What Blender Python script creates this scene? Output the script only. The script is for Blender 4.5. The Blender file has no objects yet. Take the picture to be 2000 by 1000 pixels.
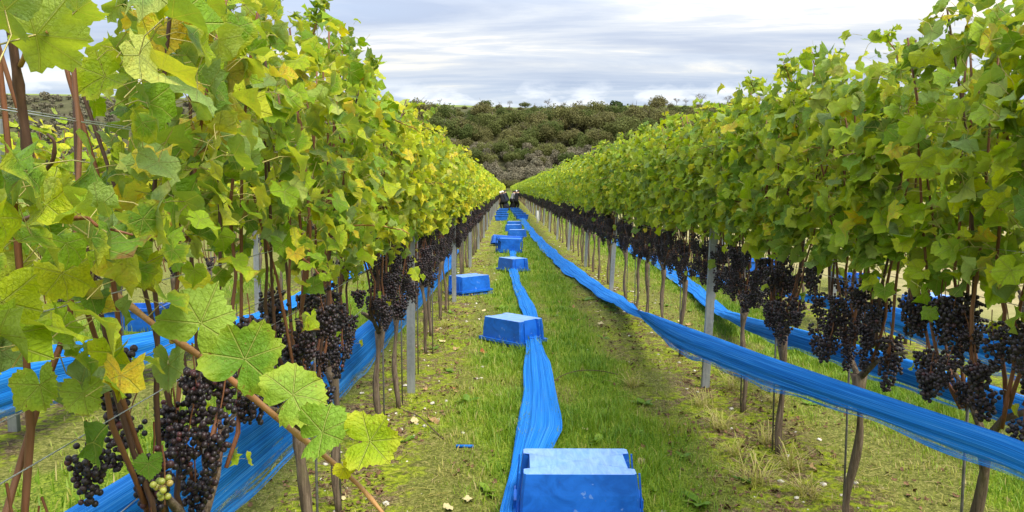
import bpy, bmesh, math, random
import numpy as np
from mathutils import Vector, Matrix, Euler

R = math.radians
rng = np.random.default_rng(7)
random.seed(7)
SC = bpy.context.scene
COL = SC.collection

# ------------------------------------------------------------------ camera
cam_d = bpy.data.cameras.new('camera'); cam = bpy.data.objects.new('camera', cam_d); COL.objects.link(cam)
cam.location = (0, 0, 1.6); cam.rotation_euler = (R(90 - 5.1), 0, R(-0.39))
cam_d.sensor_width = 36; cam_d.lens = 26.64; cam_d.clip_start = 0.05; cam_d.clip_end = 6000
SC.camera = cam

# ------------------------------------------------------------------ sky, sun, exposure
SUN_EL, SUN_AZ = 54.0, 138.0          # azimuth clockwise from +Y (the direction looked in)
world = bpy.data.worlds.new('World'); SC.world = world; world.use_nodes = True
wn, wl = world.node_tree.nodes, world.node_tree.links
wn.clear()


def N(nodes, typ, **kw):
    n = nodes.new(typ)
    for k, v in kw.items():
        setattr(n, k, v)
    return n


def build_sky():
    out = N(wn, 'ShaderNodeOutputWorld'); bg = N(wn, 'ShaderNodeBackground')
    bg.inputs['Strength'].default_value = 0.1
    wl.new(bg.outputs[0], out.inputs[0])
    sky = N(wn, 'ShaderNodeTexSky', sky_type='NISHITA')
    sky.sun_disc = False; sky.sun_elevation = R(SUN_EL); sky.sun_rotation = R(SUN_AZ)
    tc = N(wn, 'ShaderNodeTexCoord'); sep = N(wn, 'ShaderNodeSeparateXYZ')
    wl.new(tc.outputs['Generated'], sep.inputs[0])

    def m(op, a, b=None, c=None):
        n = N(wn, 'ShaderNodeMath', operation=op)
        for i, v in enumerate((a, b, c)):
            if v is None: continue
            if isinstance(v, (int, float)): n.inputs[i].default_value = v
            else: wl.new(v, n.inputs[i])
        return n.outputs[0]
    z = m('MAXIMUM', sep.outputs[2], 0.0)
    den = m('ADD', z, 0.07)
    comb = N(wn, 'ShaderNodeCombineXYZ')
    wl.new(m('MULTIPLY', m('DIVIDE', sep.outputs[0], den), 0.30), comb.inputs[0])
    wl.new(m('DIVIDE', sep.outputs[1], den), comb.inputs[1])

    def noise(scale, detail, rough, w=0.0, dist=0.0, vec=comb.outputs[0]):
        n = N(wn, 'ShaderNodeTexNoise', noise_dimensions='4D')
        n.inputs['Scale'].default_value = scale; n.inputs['Detail'].default_value = detail
        n.inputs['Roughness'].default_value = rough; n.inputs['W'].default_value = w
        n.inputs['Distortion'].default_value = dist
        wl.new(vec, n.inputs['Vector'])
        return n.outputs['Fac']

    def ramp(fac, stops):
        r = N(wn, 'ShaderNodeValToRGB'); e = r.color_ramp.elements
        while len(e) < len(stops): e.new(0.5)
        for i, (p, c) in enumerate(stops):
            e[i].position = p; e[i].color = (*c, 1)
        wl.new(fac, r.inputs[0]); return r.outputs[0]

    def mix(f, a, b, blend='MIX'):
        n = N(wn, 'ShaderNodeMix', data_type='RGBA', blend_type=blend)
        if isinstance(f, (int, float)): n.inputs['Factor'].default_value = f
        else: wl.new(f, n.inputs['Factor'])
        for k, v in (('A', a), ('B', b)):
            s = [i for i in n.inputs if i.name == k and i.type == 'RGBA'][0]
            if isinstance(v, tuple): s.default_value = (*v, 1)
            else: wl.new(v, s)
        return [o for o in n.outputs if o.type == 'RGBA'][0]
    K = 10.0     # the Background strength is 0.1
    deck = ramp(noise(1.25, 9, 0.60, 5.3, 0.9), [(0.34, (1.7, 1.98, 2.55)), (0.45, (2.15, 2.4, 2.85)), (0.53, (2.75, 2.9, 3.1)), (0.62, (4.3, 4.0, 3.35))])
    gaps = ramp(noise(0.33, 5, 0.5, 9.4, 0.4), [(0.46, (0, 0, 0)), (0.62, (1, 1, 1))])
    blue = mix(0.8, sky.outputs[0], (2.45, 3.2, 4.3))
    low = m('SUBTRACT', 1.0, m('MULTIPLY', z, 6.0))
    low = m('MAXIMUM', low, 0.0)
    gapf = N(wn, 'ShaderNodeSeparateColor'); wl.new(gaps, gapf.inputs[0])
    body = mix(m('MINIMUM', m('ADD', m('MULTIPLY', gapf.outputs[0], 0.55), m('MULTIPLY', low, 0.75)), 0.9), deck, blue)
    # small white puffs low over the hill
    c2 = N(wn, 'ShaderNodeCombineXYZ')
    wl.new(m('MULTIPLY', sep.outputs[0], 9.0), c2.inputs[0]); wl.new(m('MULTIPLY', sep.outputs[1], 9.0), c2.inputs[1]); wl.new(m('MULTIPLY', sep.outputs[2], 26.0), c2.inputs[2])
    pf = noise(1.6, 5, 0.55, 1.7, 0.2, c2.outputs[0])
    band = m('MULTIPLY', m('MAXIMUM', m('SUBTRACT', 1.0, m('MULTIPLY', m('ABSOLUTE', m('SUBTRACT', z, 0.112)), 34.0)), 0.0), 1.0)
    pf = m('MULTIPLY', m('MINIMUM', m('MAXIMUM', m('MULTIPLY', m('SUBTRACT', pf, 0.47), 9.0), 0.0), 1.0), band)
    body = mix(pf, body, (3.9, 4.1, 4.3))
    # an overcast deck is about three times as bright overhead as near the horizon
    gain = m('ADD', m('MULTIPLY', z, 3.1), 0.88)
    g = N(wn, 'ShaderNodeVectorMath', operation='SCALE')
    wl.new(body, g.inputs[0]); wl.new(gain, g.inputs['Scale'])
    wl.new(g.outputs[0], bg.inputs['Color'])


build_sky()
sun_d = bpy.data.lights.new('sun', 'SUN'); sun_d.energy = 2.6; sun_d.angle = R(32); sun_d.color = (1.0, 0.93, 0.82)
sun = bpy.data.objects.new('sun', sun_d); COL.objects.link(sun)
sd = Vector((math.sin(R(SUN_AZ)) * math.cos(R(SUN_EL)), math.cos(R(SUN_AZ)) * math.cos(R(SUN_EL)), math.sin(R(SUN_EL))))
sun.rotation_euler = sd.to_track_quat('Z', 'Y').to_euler(); sun.location = (20, -10, 30)
SC.view_settings.view_transform = 'Standard'; SC.view_settings.look = 'None'
SC.view_settings.exposure = 1.12; SC.view_settings.gamma = 1.0
SC.view_settings.use_curve_mapping = False
SC.cycles.use_denoising = True
SC.cycles.max_bounces = 8; SC.cycles.transparent_max_bounces = 16; SC.cycles.diffuse_bounces = 3
SC.cycles.transmission_bounces = 5


# ------------------------------------------------------------------ small tools
def tag(o, label=None, cat=None, group=None, kind=None):
    if label: o['label'] = label
    if cat: o['category'] = cat
    if group: o['group'] = group
    if kind: o['kind'] = kind
    return o


def link(o, parent=None):
    COL.objects.link(o)
    if parent is not None: o.parent = parent
    return o


def empty(name, loc, rz=0.0):
    o = bpy.data.objects.new(name, None); o.location = loc; o.rotation_euler = (0, 0, rz)
    o.empty_display_size = 0.1
    return link(o)


def obj(name, me, parent=None, loc=None, mat=None):
    o = bpy.data.objects.new(name, me)
    if loc is not None: o.location = loc
    if mat is not None: o.matrix_basis = mat
    return link(o, parent)


class Geo:
    """collects triangles with per-vertex attributes and links them as one mesh"""
    def __init__(s): s.V = []; s.F = []; s.M = []; s.A = {}; s.n = 0

    def add(s, V, F, m=0, **attrs):
        V = np.asarray(V, float).reshape(-1, 3); F = np.asarray(F, int).reshape(-1, 3)
        s.V.append(V); s.F.append(F + s.n); s.M.append(np.full(len(F), m) if np.isscalar(m) else np.asarray(m))
        for k, a in attrs.items():
            a = np.asarray(a, float)
            if a.ndim == 0: a = np.full(len(V), float(a))
            s.A.setdefault(k, []).append((s.n, a))
        s.n += len(V)
        return s

    def mesh(s, name, mats, smooth=True):
        V = np.concatenate(s.V); F = np.concatenate(s.F); M = np.concatenate(s.M)
        me = bpy.data.meshes.new(name)
        me.vertices.add(len(V)); me.vertices.foreach_set('co', V.ravel())
        me.loops.add(F.size); me.loops.foreach_set('vertex_index', F.ravel())
        me.polygons.add(len(F)); me.polygons.foreach_set('loop_start', np.arange(0, F.size, 3))
        me.polygons.foreach_set('material_index', M.astype(np.int32))
        me.polygons.foreach_set('use_smooth', np.full(len(F), smooth))
        for k, parts in s.A.items():
            vec = parts[0][1].ndim == 2
            full = np.zeros((len(V), 3)) if vec else np.zeros(len(V))
            for st, a in parts: full[st:st + len(a)] = a
            at = me.attributes.new(k, 'FLOAT_VECTOR' if vec else 'FLOAT', 'POINT')
            at.data.foreach_set('vector' if vec else 'value', full.ravel())
        for mt in mats: me.materials.append(mt)
        me.update(calc_edges=True)
        return me


def norm(v):
    v = np.asarray(v, float); return v / (np.linalg.norm(v, axis=-1, keepdims=True) + 1e-12)


def tube(P, rad, sides=6, cap=True, jitter=0.0, rg=None):
    """triangulated tube along points P with radii rad"""
    P = np.asarray(P, float); n = len(P); rad = np.broadcast_to(np.asarray(rad, float), (n,))
    T = np.gradient(P, axis=0); T = norm(T)
    up = np.array([0.0, 0.0, 1.0]) if abs(T[0][2]) < 0.9 else np.array([1.0, 0, 0])
    V = []
    b = norm(np.cross(T[0], up))
    for i in range(n):
        b = norm(b - T[i] * np.dot(b, T[i])); c = np.cross(T[i], b)
        a = np.linspace(0, 2 * np.pi, sides, endpoint=False)
        r = rad[i] * (1 + (rg.normal(0, jitter, sides) if jitter else 0))
        V.append(P[i] + np.cos(a)[:, None] * b * np.reshape(r, (-1, 1)) + np.sin(a)[:, None] * c * np.reshape(r, (-1, 1)))
    V = np.concatenate(V); F = []
    for i in range(n - 1):
        for k in range(sides):
            a0 = i * sides + k; a1 = i * sides + (k + 1) % sides
            F += [(a0, a1, a1 + sides), (a0, a1 + sides, a0 + sides)]
    if cap:
        V = np.concatenate([V, P[:1], P[-1:]]); c0 = n * sides; c1 = c0 + 1
        for k in range(sides):
            F.append((c0, (k + 1) % sides, k)); F.append((c1, (n - 1) * sides + k, (n - 1) * sides + (k + 1) % sides))
    return V, np.array(F)


def box(lo, hi):
    x0, y0, z0 = lo; x1, y1, z1 = hi
    V = np.array([(x0, y0, z0), (x1, y0, z0), (x1, y1, z0), (x0, y1, z0), (x0, y0, z1), (x1, y0, z1), (x1, y1, z1), (x0, y1, z1)], float)
    Q = [(0, 3, 2, 1), (4, 5, 6, 7), (0, 1, 5, 4), (1, 2, 6, 5), (2, 3, 7, 6), (3, 0, 4, 7)]
    F = []
    for q in Q: F += [(q[0], q[1], q[2]), (q[0], q[2], q[3])]
    return V, np.array(F)


def ico(sub):
    t = (1 + 5 ** 0.5) / 2
    V = [(-1, t, 0), (1, t, 0), (-1, -t, 0), (1, -t, 0), (0, -1, t), (0, 1, t), (0, -1, -t), (0, 1, -t), (t, 0, -1), (t, 0, 1), (-t, 0, -1), (-t, 0, 1)]
    F = [(0, 11, 5), (0, 5, 1), (0, 1, 7), (0, 7, 10), (0, 10, 11), (1, 5, 9), (5, 11, 4), (11, 10, 2), (10, 7, 6), (7, 1, 8), (3, 9, 4), (3, 4, 2), (3, 2, 6), (3, 6, 8), (3, 8, 9), (4, 9, 5), (2, 4, 11), (6, 2, 10), (8, 6, 7), (9, 8, 1)]
    V = [norm(np.array(v, float)) for v in V]
    for _ in range(sub):
        mid = {}; G = []
        def mp(a, b):
            k = (min(a, b), max(a, b))
            if k not in mid: mid[k] = len(V); V.append(norm(V[a] + V[b]))
            return mid[k]
        for a, b, c in F:
            ab, bc, ca = mp(a, b), mp(b, c), mp(c, a)
            G += [(a, ab, ca), (b, bc, ab), (c, ca, bc), (ab, bc, ca)]
        F = G
    return np.array(V), np.array(F)


def place_many(TV, TF, mats4, attr_uv=None):
    """copies a template by an array of 4x4 matrices -> V, F"""
    n, k = len(mats4), len(TV)
    V = np.einsum('nij,kj->nki', mats4[:, :3, :3], TV) + mats4[:, None, :3, 3]
    F = (TF[None] + (np.arange(n) * k)[:, None, None])
    return V.reshape(-1, 3), F.reshape(-1, 3)


_lat = rng.random((64, 64))


def vnoise(x, y, s, o=0):
    """smooth lattice noise 0..1"""
    x = np.asarray(x) / s + 11.3 * o; y = np.asarray(y) / s + 7.7 * o
    xi = np.floor(x).astype(int); yi = np.floor(y).astype(int); fx = x - xi; fy = y - yi
    fx = fx * fx * (3 - 2 * fx); fy = fy * fy * (3 - 2 * fy)
    L = lambda a, b: _lat[a % 64, b % 64]
    return (L(xi, yi) * (1 - fx) + L(xi + 1, yi) * fx) * (1 - fy) + (L(xi, yi + 1) * (1 - fx) + L(xi + 1, yi + 1) * fx) * fy


def sstep(a, b, x):
    t = np.clip((np.asarray(x, float) - a) / (b - a), 0, 1); return t * t * (3 - 2 * t)


# ------------------------------------------------------------------ materials
class Mat:
    def __init__(s, name):
        s.m = bpy.data.materials.new(name); s.m.use_nodes = True
        s.t = s.m.node_tree; s.nodes = s.t.nodes; s.nodes.clear()
        s.out = s.nodes.new('ShaderNodeOutputMaterial')

    def n(s, typ, ins=None, **kw):
        n = s.nodes.new(typ)
        for k, v in kw.items(): setattr(n, k, v)
        for k, v in (ins or {}).items(): s.put(n.inputs[k], v)
        return n

    def put(s, sock, v):
        if isinstance(v, bpy.types.NodeSocket): s.t.links.new(v, sock)
        elif isinstance(v, tuple) and len(v) == 3 and sock.type == 'RGBA': sock.default_value = (*v, 1)
        else: sock.default_value = v

    def math(s, op, a, b=None, c=None, clamp=False):
        n = s.nodes.new('ShaderNodeMath'); n.operation = op; n.use_clamp = clamp
        for i, v in enumerate((a, b, c)):
            if v is not None: s.put(n.inputs[i], v)
        return n.outputs[0]

    def mix(s, f, a, b, blend='MIX'):
        n = s.nodes.new('ShaderNodeMix'); n.data_type = 'RGBA'; n.blend_type = blend
        s.put(n.inputs[0], f); s.put(n.inputs[6], a); s.put(n.inputs[7], b)
        return n.outputs[2]

    def noise(s, vec, scale, detail=3, rough=0.5, dist=0.0):
        n = s.n('ShaderNodeTexNoise', {'Scale': scale, 'Detail': detail, 'Roughness': rough, 'Distortion': dist})
        if vec is not None: s.put(n.inputs['Vector'], vec)
        return n.outputs['Fac']

    def ramp(s, f, stops, interp='LINEAR'):
        r = s.nodes.new('ShaderNodeValToRGB'); r.color_ramp.interpolation = interp; e = r.color_ramp.elements
        while len(e) < len(stops): e.new(0.5)
        for i, (p, c) in enumerate(stops):
            e[i].position = p; e[i].color = (*(c if isinstance(c, tuple) else (c, c, c)), 1)
        s.put(r.inputs[0], f); return r.outputs[0]

    def range(s, v, a, b, c=0.0, d=1.0):
        n = s.n('ShaderNodeMapRange', {'Value': v, 'From Min': a, 'From Max': b, 'To Min': c, 'To Max': d}, interpolation_type='SMOOTHSTEP'); return n.outputs[0]

    def attr(s, name, typ='GEOMETRY'): return s.n('ShaderNodeAttribute', attribute_name=name, attribute_type=typ)

    def objrand(s): return s.n('ShaderNodeObjectInfo').outputs['Random']

    def coord(s, which='Object'): return s.n('ShaderNodeTexCoord').outputs[which]

    def scalev(s, vec, sc):
        n = s.n('ShaderNodeMapping', {'Vector': vec}); n.inputs['Scale'].default_value = sc; return n.outputs[0]

    def bump(s, h, strength=0.3, dist=0.01):
        return s.n('ShaderNodeBump', {'Height': h, 'Strength': strength, 'Distance': dist}).outputs[0]

    def pbr(s, color, rough=0.6, spec=0.5, bump=None, metal=0.0, alpha=None):
        p = s.n('ShaderNodeBsdfPrincipled', {'Base Color': color, 'Roughness': rough, 'Specular IOR Level': spec, 'Metallic': metal})
        if bump is not None: s.put(p.inputs['Normal'], bump)
        if alpha is not None: s.put(p.inputs['Alpha'], alpha)
        return p.outputs[0]

    def done(s, sh):
        s.t.links.new(sh, s.out.inputs['Surface']); return s.m


def simple(name, color, rough=0.6, spec=0.4, var=0.12, scale=20, metal=0.0, bump=0.15):
    M = Mat(name); c = M.coord()
    n = M.noise(c, scale, 4, 0.6)
    lo = tuple(x * (1 - var * 1.6) for x in color); hi = tuple(min(1, x * (1 + var * 1.6)) for x in color)
    col = M.ramp(n, [(0.3, lo), (0.7, hi)])
    return M.done(M.pbr(col, rough, spec, M.bump(n, bump, 0.004) if bump else None, metal))


def leaf_material(name, stops, single, autumn=1.0, trans=0.38):
    """vine leaf: blade colour by leaf, veins from the leaf's own plane, paler underside, some scorched margins"""
    M = Mat(name)
    uv = M.attr('leafuv').outputs['Vector']
    tint = M.objrand() if single else M.attr('tint').outputs['Fac']
    h2 = M.math('FRACT', M.math('MULTIPLY', tint, 17.31)); h3 = M.math('FRACT', M.math('MULTIPLY', tint, 53.77))
    sep = M.n('ShaderNodeSeparateXYZ', {0: uv}); ax = M.math('ABSOLUTE', sep.outputs[0]); y = sep.outputs[1]
    off = M.n('ShaderNodeCombineXYZ', {0: M.math('MULTIPLY', tint, 40.0), 1: M.math('MULTIPLY', h2, 40.0), 2: 0.0}).outputs[0]
    pos = M.n('ShaderNodeVectorMath', {0: uv, 1: off}, operation='ADD').outputs[0]
    r = M.n('ShaderNodeVectorMath', {0: uv}, operation='LENGTH').outputs['Value']
    vein = None
    for a in (0, 50, 104):
        s_, c_ = math.sin(R(a)), math.cos(R(a))
        d = M.math('ABSOLUTE', M.math('SUBTRACT', M.math('MULTIPLY', ax, c_), M.math('MULTIPLY', y, s_)))
        al = M.math('ADD', M.math('MULTIPLY', ax, s_), M.math('MULTIPLY', y, c_))
        v = M.math('MULTIPLY', M.range(d, 0.028, 0.006), M.range(al, 0.0, 0.03))
        # side veins leave each main vein at a slant
        w = M.math('FRACT', M.math('MULTIPLY', M.math('SUBTRACT', al, M.math('MULTIPLY', d, 0.9)), 5.5))
        sv = M.math('MULTIPLY', M.range(M.math('ABSOLUTE', M.math('SUBTRACT', w, 0.5)), 0.07, 0.02), M.range(d, 0.34, 0.05))
        sv = M.math('MULTIPLY', M.math('MULTIPLY', sv, 0.45), M.range(al, 0.05, 0.12))
        v = M.math('MAXIMUM', v, sv)
        vein = v if vein is None else M.math('MAXIMUM', vein, v)
    mott = M.noise(pos, 3.2, 4, 0.6); fine = M.noise(pos, 11.0, 3, 0.6)
    base = M.ramp(M.math('ADD', tint, M.math('MULTIPLY', M.math('SUBTRACT', mott, 0.5), 0.36)), stops)
    base = M.mix(M.math('MULTIPLY', M.range(fine, 0.35, 0.7), 0.25), base, (0.08, 0.14, 0.012))
    base = M.mix(M.math('MULTIPLY', vein, 0.55), base, (0.46, 0.48, 0.14))
    edge = M.range(M.math('ADD', r, M.math('MULTIPLY', M.math('SUBTRACT', mott, 0.5), 1.1)), 0.82, 1.12)
    scorch = M.math('MULTIPLY', edge, M.range(h2, 0.84, 0.9))
    yellow = M.math('MULTIPLY', M.range(M.math('ADD', r, M.math('MULTIPLY', mott, 0.6)), 0.75, 1.2), M.range(h3, 0.55, 0.7))
    base = M.mix(M.math('MULTIPLY', yellow, 0.6 * autumn), base, (0.48, 0.49, 0.03))
    spots = M.math('MULTIPLY', M.range(M.noise(pos, 6.0, 2, 0.5), 0.66, 0.72), M.range(h3, 0.45, 0.6))
    base = M.mix(M.math('MAXIMUM', M.math('MULTIPLY', scorch, 0.85), M.math('MULTIPLY', spots, 0.7)), base, (0.20, 0.085, 0.025))
    back = M.n('ShaderNodeNewGeometry').outputs['Backfacing']
    col = M.mix(M.math('MULTIPLY', back, 0.4), base, (0.34, 0.42, 0.22))
    bh = M.math('ADD', M.math('MULTIPLY', vein, -0.6), M.math('MULTIPLY', mott, 1.0))
    bh = M.math('ADD', bh, M.math('MULTIPLY', fine, 0.5))
    nb = M.bump(bh, 0.9, 0.008)
    rough = M.math('ADD', 0.46, M.math('MULTIPLY', back, 0.3))
    p = M.pbr(col, rough, 0.22, nb)
    tcol = M.mix(1.0, col, (1.35, 1.22, 0.25), 'MULTIPLY')
    tr = M.n('ShaderNodeBsdfTranslucent', {'Color': tcol}).outputs[0]
    sh = M.n('ShaderNodeMixShader', {0: trans, 1: p, 2: tr}).outputs[0]
    return M.done(sh)


YEL = [(0.0, (0.135, 0.235, 0.010)), (0.25, (0.275, 0.41, 0.012)), (0.58, (0.465, 0.56, 0.015)), (0.88, (0.66, 0.63, 0.022)), (1.0, (0.66, 0.48, 0.03))]
MIDC = [(0.0, (0.090, 0.185, 0.013)), (0.36, (0.195, 0.345, 0.013)), (0.68, (0.355, 0.50, 0.016)), (0.93, (0.57, 0.57, 0.024)), (1.0, (0.60, 0.42, 0.03))]
GRN = [(0.0, (0.085, 0.165, 0.018)), (0.28, (0.185, 0.325, 0.017)), (0.64, (0.355, 0.49, 0.016)), (0.95, (0.54, 0.59, 0.022)), (1.0, (0.60, 0.44, 0.03))]
HERO = [(0.0, (0.13, 0.27, 0.022)), (0.5, (0.21, 0.37, 0.035)), (1.0, (0.33, 0.46, 0.06))]
LEAF = {('near', 1): leaf_material('leaf_mid', MIDC, True), ('near', 0): leaf_material('leaf_mid_mass', MIDC, False),
        ('yel', 1): leaf_material('leaf_yellow', YEL, True), ('yel', 0): leaf_material('leaf_yellow_mass', YEL, False),
        ('grn', 1): leaf_material('leaf_green', GRN, True, 0.45, 0.37), ('grn', 0): leaf_material('leaf_green_mass', GRN, False, 0.45, 0.37),
        ('hero', 1): leaf_material('leaf_broad', HERO, True, 0.5, 0.36)}


def cane_material(name, a, b, c):
    M = Mat(name); co = M.coord()
    st = M.noise(M.scalev(co, (160, 160, 9)), 1.0, 4, 0.65)
    big = M.noise(co, 3.0, 2, 0.5)
    col = M.mix(M.range(big, 0.4, 0.62), M.ramp(st, [(0.3, a), (0.7, b)]), c)
    return M.done(M.pbr(col, 0.55, 0.35, M.bump(st, 0.5, 0.002)))


CANE = cane_material('cane_bark', (0.10, 0.035, 0.016), (0.24, 0.095, 0.04), (0.19, 0.085, 0.04))
CANE_DARK = cane_material('cane_bark_dark', (0.045, 0.022, 0.014), (0.12, 0.06, 0.035), (0.08, 0.04, 0.025))
CANE_TAN = cane_material('cane_bark_tan', (0.33, 0.17, 0.05), (0.42, 0.24, 0.08), (0.30, 0.13, 0.045))
PETIOLE = simple('petiole_skin', (0.42, 0.36, 0.12), 0.5, 0.35, 0.2, 30)
TENDRIL = simple('tendril_skin', (0.34, 0.24, 0.10), 0.6, 0.3, 0.2, 30)


def bark_material():
    M = Mat('old_bark'); co = M.coord()
    s1 = M.noise(M.scalev(co, (75, 75, 5)), 1.0, 5, 0.7, 0.6)
    s2 = M.noise(co, 9, 4, 0.6)
    col = M.ramp(s1, [(0.28, (0.045, 0.033, 0.024)), (0.5, (0.15, 0.11, 0.075)), (0.75, (0.27, 0.21, 0.15))])
    col = M.mix(M.range(s2, 0.55, 0.75, 0, 0.45), col, (0.19, 0.18, 0.08))
    return M.done(M.pbr(col, 0.9, 0.15, M.bump(s1, 0.9, 0.012)))


BARK = bark_material()


def grape_material(name, single, green=False):
    M = Mat(name); co = M.coord()
    tint = M.objrand() if single else M.attr('tint').outputs['Fac']
    bl = M.noise(co, 130 if not single else 190, 3, 0.6)
    if green:
        col = M.ramp(tint, [(0.0, (0.22, 0.27, 0.03)), (0.7, (0.42, 0.42, 0.06)), (1.0, (0.40, 0.25, 0.06))])
        col = M.mix(M.range(bl, 0.45, 0.7, 0, 0.35), col, (0.5, 0.5, 0.3))
        p = M.n('ShaderNodeBsdfPrincipled', {'Base Color': col, 'Roughness': 0.3, 'Subsurface Weight': 0.3, 'Subsurface Radius': (0.01, 0.01, 0.003), 'Subsurface Scale': 0.4})
        return M.done(p.outputs[0])
    col = M.ramp(tint, [(0.0, (0.008, 0.005, 0.007)), (0.6, (0.018, 0.010, 0.012)), (0.93, (0.034, 0.014, 0.015)), (1.0, (0.09, 0.022, 0.024))])
    col = M.mix(M.range(bl, 0.42, 0.70, 0.03, 0.55), col, (0.058, 0.048, 0.056))
    return M.done(M.pbr(col, M.range(bl, 0.4, 0.7, 0.36, 0.62), 0.4))


GRAPE1 = grape_material('grape_skin_single', True); GRAPE0 = grape_material('grape_skin', False)
GREEN1 = grape_material('unripe_grape_skin', True, True)


def steel_material():
    M = Mat('galvanised_steel'); co = M.coord()
    v = M.n('ShaderNodeTexVoronoi', {'Vector': co, 'Scale': 60.0}).outputs['Color']
    vs = M.n('ShaderNodeSeparateColor', {0: v}).outputs[0]
    n = M.noise(M.scalev(co, (20, 20, 3)), 1.0, 4, 0.6)
    col = M.mix(M.range(n, 0.35, 0.7), (0.22, 0.235, 0.25), (0.36, 0.375, 0.385))
    col = M.mix(M.math('MULTIPLY', vs, 0.25), col, (0.44, 0.455, 0.46))
    return M.done(M.pbr(col, 0.5, 0.5, M.bump(n, 0.15, 0.003), 0.55))


STEEL = steel_material()
WIRE = simple('wire_steel', (0.55, 0.56, 0.57), 0.35, 0.5, 0.1, 40, 0.8, 0)
HOLE = simple('hook_slot_dark', (0.03, 0.03, 0.03), 0.8, 0.2, 0.1, 20, 0, 0)


def net_material():
    M = Mat('blue_bird_net')
    uv = M.attr('netuv').outputs['Vector']
    s1 = M.noise(M.scalev(uv, (0.5, 60, 1)), 1.0, 3, 0.75)
    s2 = M.noise(M.scalev(uv, (1.2, 150, 1)), 1.0, 2, 0.7)
    s3 = M.noise(M.scalev(uv, (2.2, 14, 1)), 1.0, 4, 0.6)
    st = M.math('ADD', M.math('MULTIPLY', s1, 0.5), M.math('MULTIPLY', s2, 0.5))
    col = M.ramp(st, [(0.36, (0.003, 0.05, 0.25)), (0.45, (0.007, 0.145, 0.56)), (0.54, (0.020, 0.25, 0.75)), (0.68, (0.14, 0.42, 0.84))])
    sep = M.n('ShaderNodeSeparateXYZ', {0: uv}); v = sep.outputs[1]; thin = sep.outputs[2]
    cover = M.math('ADD', 1.0, M.math('MULTIPLY', thin, -0.62))
    holes = M.range(M.math('ADD', M.math('MULTIPLY', s2, 0.55), M.math('MULTIPLY', s3, 0.45)), M.math('SUBTRACT', 0.60, M.math('MULTIPLY', cover, 0.34)), M.math('SUBTRACT', 0.66, M.math('MULTIPLY', cover, 0.34)))
    p = M.pbr(col, 0.75, 0.12, M.bump(st, 0.5, 0.004))
    tr = M.n('ShaderNodeBsdfTranslucent', {'Color': col}).outputs[0]
    sh = M.n('ShaderNodeMixShader', {0: 0.22, 1: p, 2: tr}).outputs[0]
    tp = M.n('ShaderNodeBsdfTransparent').outputs[0]
    return M.done(M.n('ShaderNodeMixShader', {0: holes, 1: tp, 2: sh}).outputs[0])


NET = net_material()


def crate_material(name, sky_sheen):
    M = Mat(name); co = M.coord()
    n1 = M.noise(co, 7, 5, 0.65, 0.8); n2 = M.noise(M.scalev(co, (14, 3, 14)), 1.5, 5, 0.7, 1.5); sp = M.noise(co, 55, 3, 0.6)
    col = M.mix(M.range(n1, 0.35, 0.65), (0.004, 0.085, 0.42), (0.006, 0.135, 0.62))
    if sky_sheen:  # crate floor: pale sky reflection mixed into the colour, plus dark specks
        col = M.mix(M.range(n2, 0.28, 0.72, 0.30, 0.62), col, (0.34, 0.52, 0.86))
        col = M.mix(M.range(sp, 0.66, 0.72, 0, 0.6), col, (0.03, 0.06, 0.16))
    else:
        col = M.mix(M.range(n2, 0.60, 0.75, 0, 0.4), col, (0.02, 0.06, 0.20))
        col = M.mix(M.range(sp, 0.70, 0.76, 0, 0.6), col, (0.22, 0.17, 0.13))
        col = M.mix(M.range(M.noise(co, 24, 2, 0.5), 0.68, 0.72, 0, 0.5), col, (0.20, 0.33, 0.66))
    return M.done(M.pbr(col, M.range(n1, 0.3, 0.7, 0.38, 0.56), 0.45, M.bump(n2, 0.12, 0.003)))


CRATE = crate_material('crate_plastic', False); CRATE_SKY_SHEEN = crate_material('crate_floor_sky_sheen', True)


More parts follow.
